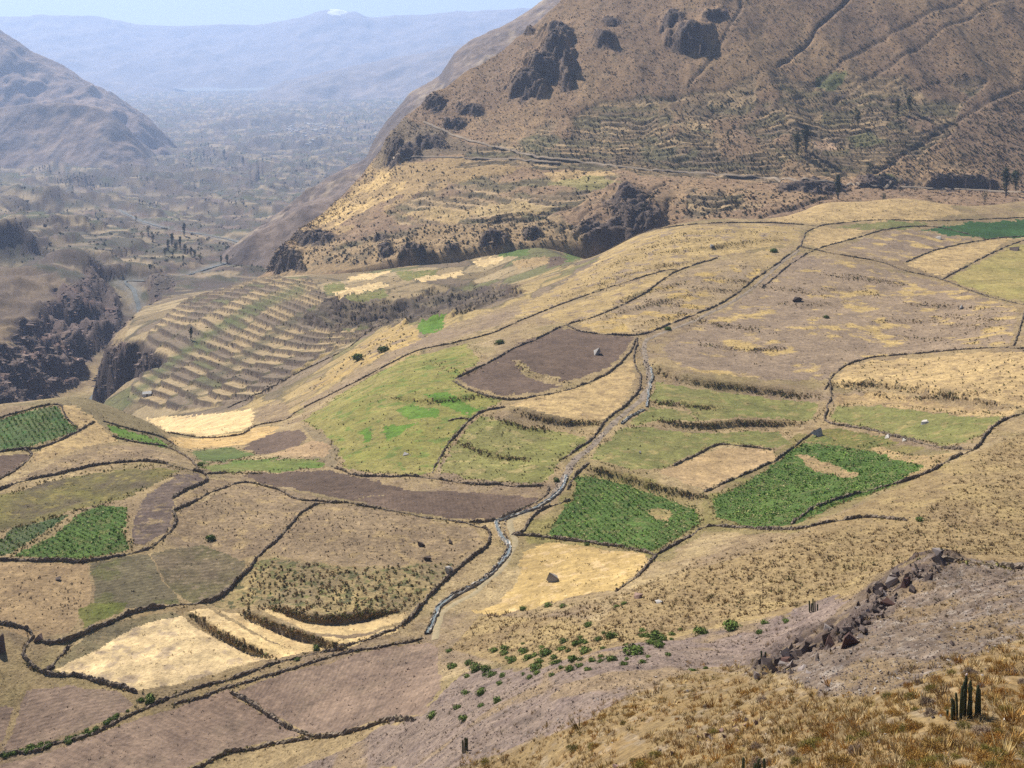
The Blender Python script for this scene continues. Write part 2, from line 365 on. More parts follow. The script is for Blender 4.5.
# terraced banks on the mesa: low steps in the pixel-mapped field strips below the edge
BANKS = [ # polylines of small scarps (px,row), height m, half width px
 ([(188,612),(225,637),(270,658)],1.3),([(240,611),(270,624),(310,637),(345,650)],1.3),([(270,606),(320,620),(400,611)],1.2),
 ([(512,410),(545,420),(600,424)],1.6),([(588,468),(620,476),(660,488),(706,498)],1.8),([(645,402),(690,406),(720,409)],1.0),([(655,420),(700,426),(745,424),(805,424)],1.2),
 ([(828,384),(880,386),(945,396),(1012,408)],1.8),([(645,365),(680,380),(745,388),(820,398)],2.0),([(905,304),(945,306),(990,309)],1.0),([(930,316),(1000,321)],1.0),([(950,325),(1000,328)],1.0),([(905,337),(945,340)],.8),
 ([(515,360),(530,374),(565,383)],.8),([(690,318),(720,325),(760,330)],.8),([(735,285),(790,290),(830,297)],.7),([(820,288),(850,290),(880,296)],.7),
 ([(560,300),(600,284),(650,268),(700,262)],.9),([(590,290),(610,284)],.8),([(600,270),(640,256),(700,248),(745,246)],1.0),([(625,254),(665,244),(720,238)],.9),([(650,240),(700,233),(760,232)],.8),([(700,250),(740,243),(790,240)],.8),([(610,305),(650,292),(690,282)],.8),([(600,318),(650,305),(690,296)],.8),([(640,325),(690,312)],.7),([(430,360),(455,372),(480,372)],.7),([(390,398),(430,402),(490,396)],1.0),([(500,420),(512,424),(560,432)],.8),([(455,440),(490,455),(530,460)],.7),([(760,300),(800,305),(850,302)],.6),([(700,345),(750,350),(790,348)],.6),([(870,320),(905,322),(940,320)],.6),([(840,275),(870,280),(905,285)],.6),
 ([(640,300),(700,308)],.8),([(690,287),(740,292)],.8),([(705,278),(760,284)],.8),([(840,385),(900,398),(1000,392)],.9),([(820,275),(850,278),(880,282)],.7)]
for ln, h in BANKS:
    ln = spline(ln, 5); n = len(ln)-1
    i0 = max(int((ln[:, 0].min()-28-PX[0])/STEP), 0); i1 = int((ln[:, 0].max()+28-PX[0])/STEP)+1
    sub = RW[:, i0:i1]; jj = np.nonzero(((sub > ln[:, 1].min()-28) & (sub < ln[:, 1].max()+28) & (Y_[:, i0:i1] < 1000)).any(1))[0]; w_ = (slice(jj[0], jj[-1]+1), slice(i0, i1))
    d, a = seg_dist(P_[w_], RW[w_], [tuple(p) for p in ln]); ly = np.interp(P_[w_], *zip(*sorted(map(tuple, ln))))
    fade = np.clip(np.minimum(a, n-a)/2.0, 0, 1)*(1-np.clip((d-2)/22, 0, 1))
    NZ[w_] += np.where((d < 26) & (Y_[w_] < 1000), 1.5*h*fade*(sstep(-1.2, 1.2, ly-RW[w_])-0.5), 0)
rv0 = in_poly(P_+fbm(X_/20, Y_/20, 3, 371)*10, RW+fbm(X_/20, Y_/20, 3, 373)*6, [(325,300),(345,292),(380,303),(440,288),(500,283),(530,290),(470,312),(395,326),(335,334),(300,324)]) & (Y_ > 640) & (Y_ < 1150)
rvd, _ = seg_dist(P_, RW, [(312,326),(360,318),(410,310),(470,298),(535,284)])
NZ += np.where(rv0, -7*np.exp(-(rvd/8)**2)+(ridged(X_/15, Y_/15, 4, 375)-.6)*11, 0)
VBANKS = [([(-20,168),(60,163),(125,160),(160,168),(200,174)],34),([(20,186),(90,182),(150,188),(205,198)],26),([(-20,206),(60,201),(120,204),(165,214)],20),([(175,150),(225,156),(262,168),(250,186)],30),([(40,222),(100,221),(150,227)],13),([(-20,232),(40,228),(70,236)],12),
 ([(120,172),(180,178),(240,182)],18),([(230,140),(290,146),(340,142)],34),([(200,128),(260,122),(330,118)],46),([(100,192),(160,197),(215,208)],13),([(-20,246),(40,244),(90,252),(120,262)],14),([(60,262),(100,272),(118,286)],12),([(180,215),(225,214),(262,222)],12),([(0,150),(70,148),(140,150)],40)]
vsc = np.zeros(X_.shape)
for ln, h in VBANKS:
    ln = spline(ln, 5); n = len(ln)-1; i0 = max(int((ln[:, 0].min()-28-PX[0])/STEP), 0); i1 = int((ln[:, 0].max()+28-PX[0])/STEP)+1
    sub = RW[:, i0:i1]; jj = np.nonzero(((sub > ln[:, 1].min()-28) & (sub < ln[:, 1].max()+28) & (Y_[:, i0:i1] > 1250)).any(1))[0]; w_ = (slice(jj[0], jj[-1]+1), slice(i0, i1))
    wv_ = fbm(X_[w_]/90, Y_[w_]/160, 3, 811)*3.5; d, a = seg_dist(P_[w_], RW[w_], [tuple(p) for p in ln]); ly = np.interp(P_[w_], *zip(*sorted(map(tuple, ln))))+wv_
    fade = np.clip(np.minimum(a, n-a)/2.5, 0, 1)*(1-np.clip((d-2)/16, 0, 1))*(Y_[w_] > 1250)
    NZ[w_] += h*fade*(sstep(-1.1, 1.1, ly-RW[w_])-0.5); vsc[w_] = np.maximum(vsc[w_], fade*np.exp(-((ly-RW[w_])/1.6)**2))
G.Z = NZ; G.upd()

# ---- ground colours (albedo)
TAN = np.array((.37,.275,.150)); STRAW = np.array((.45,.345,.19)); SOIL = np.array((.205,.150,.115)); OCH = np.array((.27,.175,.075)); MAUVE = np.array((.250,.190,.165)); BRN = np.array((.17,.12,.085)); OLV = np.array((.17,.16,.06)); GRN = np.array((.075,.125,.035)); ROCK = np.array((.10,.075,.070))
n1 = fbm(X_/40, Y_/40, 4, 201); n2 = fbm(X_/9, Y_/9, 4, 211); n3 = fbm(X_/2.6, Y_/2.6, 3, 221); n4 = fbm(X_/120, Y_/120, 3, 231)
C = np.ones(X_.shape+(3,))*(TAN*0.92)
C = mixc(C, SOIL, sstep(-.05, .45, n1+n2*.6)*.65)
C = mixc(C, STRAW, sstep(.1, .5, fbm(X_/25, Y_/25, 4, 241)+n2*.3)*.6)
C = mixc(C, (.20,.14,.07), sstep(.22, .42, n3+n2*.35)*.6)
C = mixc(C, (.205,.165,.075), sstep(0, .4, fbm(X_/30, Y_/30, 4, 243)+n2*.4)*.6); C = mixc(C, (.21,.15,.10), sstep(0, .4, fbm(X_/18, Y_/18, 4, 247)+n2*.3)*.5)
# brushy slope right of centre
sp = in_poly(P_, RW, [(600,620),(640,585),(780,545),(930,470),(1110,400),(1110,575),(930,560),(870,585),(800,612),(690,632),(520,668),(450,650),(480,615)]) & (Y_ < 420)
spf = sp*1.0
C = mixc(C, (.30,.215,.105), spf*.65); C = mixc(C, (.17,.115,.055), spf*sstep(.0, .5, fbm(X_/1.6, Y_/3.6, 3, 255)+n2*.4)*.45); C = mixc(C, (.43,.32,.15), spf*sstep(.1, .5, -n2+n1*.4)*.55)
# near slope
nsl = in_poly(P_, RW, [(400,800),(560,728),(700,668),(800,690),(960,662),(1110,612),(1110,830)]) & (Y_ < 210)
nf_ = nsl*1.0
C = mixc(C, (.255,.178,.085), nf_*.85); C = mixc(C, OCH, nf_*sstep(-.1, .5, n2+.2*n3)*.45); C = mixc(C, (.33,.275,.215), nf_*sstep(.1, .5, fbm(X_/1.3, Y_/3.5, 4, 251))*.4)
C = mixc(C, MAUVE, scree*.88); C = mixc(C, (.16,.12,.11), scree*sstep(.05, .4, n3+n2*.4)*.6); C = mixc(C, (.15,.115,.10), scree*sstep(.74, .9, ridged(X_/14+sx/40, sx/4.5, 3, 117))*.6); C = mixc(C, (.30,.215,.11), scree*sstep(.15, .4, fbm(X_/10, Y_/14, 4, 119))*.55)
C = mixc(C, (.20,.152,.12), talus*.92); C = mixc(C, (.115,.088,.075), talus*sstep(-.05, .3, fbm(X_/1.2, Y_/1.8, 4, 261))*.6); C = mixc(C, (.40,.35,.31), talus*sstep(.25, .45, fbm(X_/1.2, Y_/1.2, 3, 265))*.45); C = mixc(C, (.25,.175,.09), talus*sstep(.05, .35, fbm(X_/5, Y_/7, 4, 267))*.6)
C = mixc(C, (.095,.07,.065), np.clip(om*1.2, 0, 1)*.9)
for p in ([(565,470),(600,468),(705,498),(716,522),(660,560),(530,545),(520,530),(560,500)],[(700,500),(800,436),(950,450),(948,462),(830,515),(790,532),(705,530)]):
    C = mixc(C, (.20,.175,.06), in_poly(P_+n2*8, RW+n2*5, p)*(Y_ < 420)*(.45+.4*sstep(-.2, .3, n2)))
# knoll ridge, basin
kn = in_poly(P_, RW, [(0,405),(80,394),(150,420),(180,450),(160,447),(110,430),(95,420),(60,404)]) & (Y_ < 560)
C = mixc(C, (.19,.155,.085), kn*.8)
bas = in_poly(P_, RW, [(300,425),(345,440),(335,468),(310,462),(318,445)]) & (Y_ < 560); C = mixc(C, (.20,.16,.10), bas*.7)
# lower terraces
ck = .35*hsh(cw.astype(np.int64), np.floor(zq).astype(np.int64), 3)+.65*hsh(cw.astype(np.int64), np.floor(zq/4).astype(np.int64), 3); ck2 = hsh(cw.astype(np.int64), np.floor(zq).astype(np.int64), 8)
low = in_poly(P_, RW, [(-90,470),(100,398),(140,300),(250,255),(640,215),(660,236),(600,262),(500,298),(430,312),(380,330),(340,352),(240,408),(140,425)]) & (Y_ > 560) & (Y_ < 1250)
lf = low*1.0
C = mixc(C, (.23,.175,.105), lf*.8)
tread = np.where((ck < .42)[..., None], np.array((.42,.315,.18)), np.where((ck < .68)[..., None], np.array((.22,.17,.125)), np.where((ck < .76)[..., None], np.array((.155,.155,.075)), np.array((.42,.32,.19)))))
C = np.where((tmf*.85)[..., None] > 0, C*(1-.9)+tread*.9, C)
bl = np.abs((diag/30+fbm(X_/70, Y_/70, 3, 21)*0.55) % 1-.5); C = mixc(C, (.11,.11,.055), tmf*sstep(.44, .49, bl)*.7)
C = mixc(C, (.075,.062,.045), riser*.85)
hB, e1, e2 = cells((X_+fbm(X_/40, Y_/40, 2, 27)*14)/44, (Y_+fbm(X_/40, Y_/40, 2, 29)*14)/24, 351); bn = lf*(1-tmf)
for lo_, hi_, c_ in ((0, .3, (.37,.28,.16)), (.3, .6, (.19,.145,.11)), (.6, .76, (.155,.165,.07)), (.76, .88, (.44,.34,.2))): C = mixc(C, c_, bn*((hB >= lo_) & (hB < hi_))*.75)
C = mixc(C, (.085,.075,.05), bn*(1-sstep(.03, .12, e2-e1))*.8)
gd, _ = seg_dist(P_, RW, [(128,402),(160,372),(205,338),(260,305),(300,290)]); C = mixc(C, (.12,.14,.055), lf*np.exp(-(gd/5)**2)*.8)
gd, _ = seg_dist(P_, RW, [(190,398),(240,360),(300,318)]); C = mixc(C, (.11,.10,.06), lf*np.exp(-(gd/4)**2)*.8)
rim = (in_poly(P_, RW, [(236,408),(300,368),(392,318),(470,300),(600,252),(640,236),(640,262),(600,290),(520,320),(450,345),(362,380),(300,414)]) & (Y_ < 930))*1.0
hR, r1_, r2_ = cells((X_*.94-Y_*.33+fbm(X_/30, Y_/30, 2, 361)*8)/16, (Y_*.94+X_*.33)/34, 363)
for lo_, hi_, c_ in ((0, .28, (.42,.31,.14)), (.28, .5, (.21,.16,.12)), (.5, .66, (.19,.175,.07)), (.66, .8, (.33,.24,.13))): C = mixc(C, c_, rim*((hR >= lo_) & (hR < hi_))*.7)
C = mixc(C, (.12,.10,.055), rim*(1-sstep(.04, .14, r2_-r1_))*.7)
rav = in_poly(P_, RW, [(325,300),(345,292),(380,305),(440,290),(500,285),(525,292),(470,312),(395,326),(330,330),(300,322)]) & (Y_ > 640) & (Y_ < 1150)
C = mixc(C, (.105,.082,.066), rav*.85); C = mixc(C, (.27,.21,.13), rav*sstep(.1, .4, n2)*.5)
# valley mosaic
vf = sstep(1080, 1250, Y_)*(1-lf)
vx = X_+fbm(X_/80, Y_/80, 3, 301)*35; vy = Y_+fbm(X_/80, Y_/80, 3, 305)*35
h1, a1, a2 = cells(vx/95, vy/52, 311); h2, b1, b2 = cells(vx/330, vy/170, 321)
vc = np.ones(X_.shape+(3,))*np.array((.135,.102,.084))
vc = mixc(vc, (.50,.39,.24), (h1 > .74)*.7); vc = mixc(vc, (.10,.13,.055), (h1 < .20)*.7); vc = mixc(vc, (.25,.18,.13), ((h1 > .45) & (h1 < .6))*.8)
vc = mixc(vc, (.115,.09,.08), ((h2 > .68))*.65); vc = mixc(vc, (.085,.09,.055), (1-sstep(.02, .10, a2-a1))*.75)
vc = mixc(vc, (.20,.14,.12), sstep(.1, .5, n4)*.55); vc = mixc(vc, (.085,.07,.055), (vfr > .58)*.6)
h3, c1_, c2_ = cells(vx/46, vy/20, 341); vc = mixc(vc, (.38,.30,.19), (h3 > .84)*.6); vc = mixc(vc, (.075,.085,.05), (h3 < .16)*.6); vc = mixc(vc, (.07,.062,.05), (1-sstep(.0, .09, c2_-c1_))*.55)
vc = mixc(vc, (.095,.075,.06), vsc*.8); vc *= .9
C = C*(1-vf[..., None])+vc*vf[..., None]
lp = in_poly(P_, RW, [(-90,250),(0,255),(45,270),(80,290),(50,315),(0,340),(-90,380)]) & (Y_ > 1000) & (Y_ < 1700)
C = mixc(C, (.20,.142,.095), lp*.7); C = mixc(C, (.12,.09,.075), lp*sstep(.0, .35, fbm(X_/35, Y_/35, 4, 335))*.7)
bed = (1-sstep(floor_w*.8, floor_w*1.35, rd+wob*.4))*((Y_ > 1330) & (Y_ < 3900)); C = mixc(C, (.22,.205,.185), bed*.7)
# steep ground is bare rock
dzx = np.gradient(G.Z, axis=1)/np.gradient(X_, axis=1); dzy = np.gradient(G.Z, axis=0)/np.gradient(Y_, axis=0)
slope = np.hypot(dzx, dzy)
C = mixc(C, (.125,.09,.088), np.clip(cliff*1.4, 0, 1)*.85); C = mixc(C, (.22,.135,.11), np.clip(cliff*1.4, 0, 1)*sstep(.05, .4, fbm(X_/30, Y_/12, 3, 331))*.6)
C = mixc(C, ROCK*1.2, sstep(.75, 1.1, slope)*(Y_ > 520)*.75)
C *= .84*(1+.14*n2+.10*n4+.10*n3*(Y_ < 1100))[..., None]; C = np.clip(C*np.array((1, 1.0, .97)), .01, .8)

# ------------------------------------------------------------------ fields: pieces of the ground, each its own object
def plough(a, sp=1.2, s=.07, k=1.0): return dict(c1=(.112*k,.078*k,.060*k), c2=(.138*k,.097*k,.076*k), c3=None, furrow=(a, sp, s), amount=.22)
def mauvef(a, sp=1.1, s=.04): return dict(c1=(.195,.137,.106), c2=(.240,.175,.136), c3=(.205,.150,.115), furrow=(a, sp, s), amount=.25, big=.02)
STUB = dict(c1=(.66,.50,.275), c2=(.60,.45,.23), c3=(.52,.38,.20), amount=.16, big=.05)
TANF = dict(c1=(.40,.285,.145), c2=(.33,.235,.125), c3=(.27,.19,.11), amount=.35, big=.035, speck=((.13,.09,.05), .34, 1.5))
GRAZ = dict(c1=(.27,.200,.125), c2=(.23,.168,.108), c3=(.32,.235,.13), amount=.38, big=.04, speck=((.12,.085,.05), .36, 1.7))
CROP = dict(speck=((.17,.18,.09), .29, .9), c1=(.065,.120,.026), c2=(.085,.140,.032), c3=(.13,.15,.05), amount=.5, big=.06, fine=1.4, furrow=(30, 1.2, .12))
PAST = dict(c1=(.185,.190,.058), c2=(.215,.200,.075), c3=(.29,.24,.095), amount=.25, big=.035, speck=((.10,.10,.035), .30, 2.0))
MEAD = dict(c1=(.165,.175,.058), c2=(.195,.185,.070), c3=(.255,.215,.09), amount=.2, big=.04)
BRIG = dict(c1=(.095,.190,.025), c2=(.125,.205,.035), amount=.22, big=.08)
OLIV = dict(c1=(.125,.108,.066), c2=(.150,.125,.078), c3=(.12,.115,.05), amount=.35, furrow=(60, 1.3, .1))
FALL = dict(c1=(.242,.182,.134), c2=(.278,.208,.145), c3=(.44,.32,.14), amount=.34, big=.013, speck=((.17,.13,.07), .30, 2.4))
STRW = dict(c1=(.48,.35,.175), c2=(.40,.29,.15), c3=(.30,.215,.12), amount=.3, big=.05, speck=((.17,.13,.06), .32, 1.6))
YELL = dict(c1=(.42,.310,.145), c2=(.34,.25,.125), c3=(.235,.175,.125), amount=.32, big=.02, speck=((.15,.125,.05), .31, 2.2))
FIELDS = [ # name, label, category, style, polygon (px,row in the photograph)
('fallow_field','tan dry grass strip along the crest of the left knoll above the curving wall','field',GRAZ,[(0,486),(60,460),(110,447),(150,446),(178,461),(150,461),(105,463),(60,473),(20,481),(0,489)]),
('crop_field','patchy green crop on the left knoll, nearest the canyon','field',dict(c1=(.065,.115,.035),c2=(.11,.13,.055),c3=(.05,.12,.03),amount=.35,big=.06),[(-60,440),(0,420),(20,413),(40,408),(58,406),(66,419),(78,428),(55,440),(30,448),(0,451),(-60,455)]),
('fallow_field','straw-coloured rough strip between the knoll walls, above the tan crest','field',STRW,[(60,405),(75,403),(95,418),(108,432),(118,440),(90,447),(60,456),(34,462),(33,452),(60,443),(93,424),(80,428),(68,419)]),
('ploughed_field','small brown ploughed plot at the left edge on the knoll','field',plough(20),[(-60,458),(0,456),(26,452),(30,457),(18,468),(0,478),(-60,495)]),
('crop_field','thin bright green wedge just behind the knoll crest','field',BRIG,[(106,424),(130,431),(160,440),(170,447),(138,441),(116,437)]),
('pasture','olive mossy strip under the dark curving wall on the left','field',dict(c1=(.165,.150,.045),c2=(.12,.095,.06),c3=(.20,.165,.06),amount=.35,big=.06),[(-60,530),(-60,505),(0,496),(45,482),(100,472),(160,466),(180,470),(152,484),(125,497),(90,507),(60,515),(30,524),(0,532)]),
('crop_field','solid dark green crop field on the left, bounded by a curved wall','field',CROP,[(14,556),(52,537),(75,519),(100,506),(128,508),(124,530),(131,548),(100,556),(70,560),(40,558)]),
('crop_field','narrow grey-green crop strip left of the solid green field','field',dict(c1=(.06,.095,.04),c2=(.10,.115,.055),amount=.3,big=.06,furrow=(40,1.3,.2)),[(-60,548),(0,541),(15,528),(60,517),(70,516),(13,553),(0,557),(-60,560)]),
('ploughed_field','dark burnt-brown curved slope beside the solid green field','field',dict(c1=(.115,.085,.075),c2=(.165,.125,.105),c3=(.24,.18,.11),amount=.4,big=.06,furrow=(70,2.5,.12)),[(134,520),(140,502),(155,488),(178,474),(198,473),(204,479),(182,491),(172,500),(173,515),(166,532),(146,544),(136,546),(132,532)]),
('fallow_field','narrow tan strip between two walls right of the burnt slope','field',GRAZ,[(174,500),(186,493),(206,483),(215,478),(240,481),(215,490),(190,502),(174,509)]),
('stubble_field','upper pale stubble field in the basin behind the knoll','field',STUB,[(144,418),(175,417),(215,414),(254,409),(253,424),(240,433),(205,437),(168,432),(152,424)]),
('stubble_field','lower golden stubble strip in the basin, below the pale one','field',dict(STUB,c1=(.55,.38,.17),c2=(.48,.33,.15)),[(168,437),(205,438),(242,434),(256,427),(279,427),(270,437),(240,446),(190,449),(175,444)]),
('ploughed_field','dark half-moon ploughed plot in the basin','field',plough(10),[(243,448),(262,438),(276,432),(300,430),(308,438),(290,450),(262,454)]),
('stubble_field','small tan plot at the right end of the pale stubble field','field',GRAZ,[(258,408),(285,402),(291,416),(278,421),(260,423)]),
('fallow_field','pinkish tan plot between the half-moon soil and the green pasture','field',dict(c1=(.40,.285,.165),c2=(.34,.235,.14),amount=.25),[(272,456),(312,440),(331,446),(326,458),(295,457)]),
('crop_field','upper narrow green strip in the basin','field',dict(c1=(.085,.125,.035),c2=(.13,.145,.055),amount=.3),[(188,451),(230,448),(256,454),(228,461),(203,462)]),
('crop_field','lower narrow green strip in the basin, touching the dark soil','field',dict(c1=(.10,.155,.030),c2=(.185,.185,.065),amount=.3,big=.05),[(198,466),(250,459),(318,460),(326,467),(262,472),(215,472)]),
('ploughed_field','dark brown ploughed field, left half of the long pair','field',plough(12,1.2,.05,.92),[(243,474),(330,469),(362,478),(404,488),(406,491),(352,500),(300,491),(262,483)]),
('ploughed_field','dark brown ploughed field, right half ending at the canal','field',plough(-8,1.2,.05,1.06),[(352,501),(408,490),(470,493),(538,498),(530,510),(500,519),(470,521),(430,516),(390,509)]),
('fallow_field','light brown grazed field with a dark bush, left of the diagonal wall','field',GRAZ,[(177,512),(205,500),(240,485),(290,491),(335,501),(316,504),(298,519),(280,536),(262,552),(242,560),(215,550),(200,542),(182,540),(175,528)]),
('fallow_field','broad light brown grazed field with boulders, right of the diagonal wall','field',GRAZ,[(296,523),(308,511),(325,504),(345,505),(390,512),(440,522),(474,529),(484,540),(470,554),(440,560),(400,566),(350,566),(290,558),(266,553)]),
('fallow_field','scrubby terraced ground below the broad brown field','field',dict(c1=(.34,.26,.125),c2=(.22,.17,.10),c3=(.15,.145,.06),amount=.4,big=.07,speck=((.09,.085,.04),.42,2.2)),[(262,556),(290,560),(350,568),(400,568),(440,562),(455,564),(440,580),(425,597),(408,612),(330,618),(275,604),(235,608),(205,606),(226,598),(246,574)]),
('ploughed_field','olive-brown lumpy plot beside the diagonal wall corner','field',dict(c1=(.16,.125,.082),c2=(.13,.115,.055),c3=(.19,.15,.10),amount=.4,big=.07,furrow=(75,1.8,.12)),[(150,556),(178,546),(205,545),(246,561),(240,580),(216,598),(196,604),(172,590)]),
('ploughed_field','grey-olive ploughed plot under the solid green field','field',OLIV,[(86,562),(148,554),(160,576),(182,602),(135,608),(92,608),(96,582)]),
('fallow_field','bare tan field at the left edge','field',dict(TANF,c1=(.33,.235,.135),c2=(.29,.205,.115)),[(-60,566),(0,564),(84,563),(92,582),(88,608),(66,634),(32,640),(0,628),(-60,625)]),
('grass_patch','green grassy corner under the grey-olive plot','grass patch',dict(c1=(.13,.15,.035),c2=(.18,.16,.06),amount=.35,big=.1),[(78,610),(92,604),(128,602),(122,612),(100,622),(84,630)]),
('grass_patch','dull dark grass slope above the cracked stubble field','grass patch',dict(c1=(.20,.165,.09),c2=(.155,.13,.08),c3=(.24,.19,.11),amount=.35,big=.06),[(75,646),(112,624),(172,612),(182,616),(140,627),(104,648),(60,668),(52,668)]),
('stubble_field','large pale cracked stubble field at lower left','field',dict(c1=(.66,.51,.30),c2=(.60,.46,.26),c3=(.42,.325,.22),amount=.22,big=.05,furrow=(68,7.5,.10)),[(54,672),(62,667),(104,646),(138,627),(180,616),(225,640),(263,658),(222,674),(172,686),(138,691),(100,683)]),
('stubble_field','lowest pale terrace right of the cracked stubble field','field',STUB,[(190,611),(206,609),(252,634),(305,650),(268,660),(226,639)]),
('stubble_field','middle pale terrace above the cracked stubble field','field',STUB,[(215,610),(244,613),(272,627),(312,640),(360,638),(398,626),(396,632),(350,648),(305,650),(264,636)]),
('stubble_field','upper pale curved terrace ending at the canal wall','field',dict(STUB,c1=(.50,.37,.20)),[(272,608),(320,622),(350,622),(406,611),(400,622),(362,633),(315,634),(290,624),(262,612)]),
('ploughed_field','dark mauve ploughed field at lower left corner','field',mauvef(75),[(26,692),(70,688),(116,692),(133,703),(124,712),(84,729),(18,748),(5,749),(14,728)]),
('ploughed_field','small mauve plot at the left edge beside a grassy baulk','field',mauvef(75),[(-60,708),(0,707),(14,709),(2,742),(-60,760)]),
('ploughed_field','long mauve ploughed field along the bottom left','field',mauvef(-62,1.1,.05),[(-40,800),(-40,775),(30,757),(90,738),(150,716),(228,690),(240,702),(268,719),(300,737),(268,744),(225,752),(190,768),(150,800)]),
('ploughed_field','big mauve ploughed field with fine furrows, below the canal end','field',mauvef(8,1.0,.07),[(236,692),(282,675),(335,660),(385,650),(424,642),(436,646),(442,690),(424,716),(380,722),(340,733),(312,736),(290,727),(262,710)]),
('pasture','wide light green sloping pasture left of the dark boulder field','pasture',dict(PAST,c1=(.205,.200,.055),c2=(.27,.235,.085),c3=(.14,.18,.045)),[(302,420),(330,402),(362,381),(412,355),(466,344),(480,362),(454,381),(470,392),(502,402),(478,413),(464,425),(446,450),(434,472),(400,475),(345,467),(336,447),(322,432)]),
('grass_patch','bright green lens in the middle of the wide pasture','grass patch',BRIG,[(396,411),(410,404),(440,412),(436,420),(405,418)]),
('grass_patch','smallest bright green patch, low on the wide pasture','grass patch',BRIG,[(360,432),(367,428),(373,439),(363,444)]),
('grass_patch','bright green wedge beside the smallest patch','grass patch',BRIG,[(381,427),(414,424),(402,434),(386,440)]),
('grass_patch','bright green band under the hedge, upper right of the wide pasture','grass patch',BRIG,[(422,396),(446,394),(482,410),(468,416),(440,404)]),
('crop_field','small bright green plot near the plateau edge','field',BRIG,[(420,322),(446,315),(442,328),(428,334),(416,332)]),
('fallow_field','brown sloping strip along the wall beside the bright green plot','field',dict(c1=(.25,.185,.13),c2=(.30,.225,.13),amount=.3),[(300,404),(345,378),(400,348),(440,330),(470,318),(520,300),(540,300),(500,326),(450,342),(412,350),(362,378),(305,412)]),
('stubble_field','yellow terraced strip with bare shrubs at the plateau edge','field',dict(YELL,c1=(.44,.31,.12)),[(300,396),(330,372),(352,352),(385,330),(405,322),(416,330),(420,340),(390,352),(345,376)]),
('pasture','yellow-green grazing field left of the canal','pasture',dict(PAST,c3=(.30,.25,.11)),[(440,472),(449,452),(467,428),(482,416),(512,424),(570,430),(592,440),(560,460),(548,480),(536,484),(480,480)]),
('ploughed_field','dark brown ploughed field holding the pale pointed boulder','field',plough(35,1.2,.05),[(492,361),(520,343),(560,328),(600,334),(633,338),(626,352),(606,370),(570,382),(536,374),(518,360)]),
('ploughed_field','dark brown ploughed lens left of the boulder field','field',plough(50,1.2,.05,1.05),[(456,379),(488,362),(512,360),(528,376),(564,386),(530,394),(506,398),(472,388)]),
('stubble_field','straw field with worn tracks below the dark boulder field','field',STRW,[(510,406),(540,397),(582,387),(612,374),(634,360),(634,385),(626,402),(604,420),(590,424),(548,417)]),
('pasture','smooth green meadow right of the canal, above the corn','pasture',MEAD,[(588,457),(606,440),(622,428),(650,426),(700,430),(780,431),(793,446),(772,450),(722,443),(690,456),(660,470),(630,472)]),
('pasture','upper green meadow strip under the brushy bank','pasture',MEAD,[(656,382),(700,386),(760,394),(818,403),(812,420),(745,421),(700,423),(690,408),(650,402)]),
('pasture','thin green meadow strip between two scrubby lines','pasture',MEAD,[(630,422),(650,406),(688,410),(698,424),(655,420),(640,425)]),
('fallow_field','square tan fallow plot in front of the meadow','field',dict(c1=(.42,.30,.17),c2=(.38,.27,.145),amount=.22,big=.05),[(660,472),(690,460),(722,447),(770,452),(779,459),(742,474),(704,491),(684,484)]),
('crop_field','green corn field with a bare patch, left of the two','field',CROP,[(576,478),(596,475),(622,479),(662,492),(692,506),(702,520),(684,534),(654,551),(600,544),(545,535),(556,520),(572,500)]),
('fallow_field','round bare patch inside the left corn field','bare patch',dict(c1=(.33,.235,.12),c2=(.20,.17,.07),amount=.35,big=.1),[(648,512),(656,506),(668,507),(674,514),(670,521),(656,520)]),
('crop_field','green corn field right of the left corn field, pointed at both ends','field',CROP,[(712,498),(742,484),(772,466),(802,444),(832,447),(872,452),(938,458),(922,474),(882,490),(834,506),(794,524),(752,528),(716,518)]),
('fallow_field','bare tan strip crossing the right corn field','bare patch',dict(c1=(.34,.24,.13),c2=(.26,.19,.10),amount=.3,big=.1),[(794,456),(806,456),(860,474),(852,479),(815,470)]),
('fallow_field','tan baulk at the far corner of the right corn field','bare patch',dict(c1=(.40,.29,.15),c2=(.28,.20,.10),amount=.3,big=.1),[(868,448),(884,448),(914,456),(944,452),(956,454),(924,476),(900,480),(924,466),(890,458)]),
('grass_patch','weedy olive ground at the top of the right corn field','grass patch',dict(c1=(.17,.155,.05),c2=(.11,.13,.04),c3=(.22,.165,.07),amount=.4,big=.1),[(804,442),(822,430),(840,428),(880,436),(905,444),(868,450),(830,446)]),
('pasture','green meadow right of the grey boulder, enclosed by walls','pasture',MEAD,[(836,406),(880,404),(945,412),(1004,416),(976,438),(950,446),(900,436),(846,424),(830,418)]),
('fallow_field','tan terrace strip right of centre, above the enclosed meadow','field',dict(TANF,c1=(.44,.32,.16)),[(834,392),(880,390),(945,400),(1018,410),(1004,416),(940,410),(880,403),(836,405)]),
('fallow_field','upper straw terraces under the long scrub wall at right','field',STRW,[(834,384),(846,368),(872,361),(930,358),(1000,352),(1110,352),(1110,405),(1024,408),(945,395),(882,386)]),
('fallow_field','huge bare grey-brown fallow field with a dark boulder','field',FALL,[(664,346),(700,322),(740,300),(772,276),(800,254),(830,258),(870,266),(905,275),(944,284),(984,298),(1018,308),(1010,344),(960,349),(870,357),(842,366),(826,380),(760,382),(692,374),(668,362)]),
('fallow_field','yellow strip between two long diagonal walls','field',YELL,[(540,318),(570,306),(604,291),(662,273),(676,273),(640,294),(600,314),(566,324)]),
('fallow_field','tan and grey fallow below the second diagonal wall','field',dict(FALL,c1=(.40,.295,.145),c2=(.25,.19,.14),c3=(.42,.30,.12)),[(572,323),(604,316),(642,297),(678,274),(718,260),(760,250),(795,246),(786,256),(756,276),(716,303),(668,323),(640,333),(606,334)]),
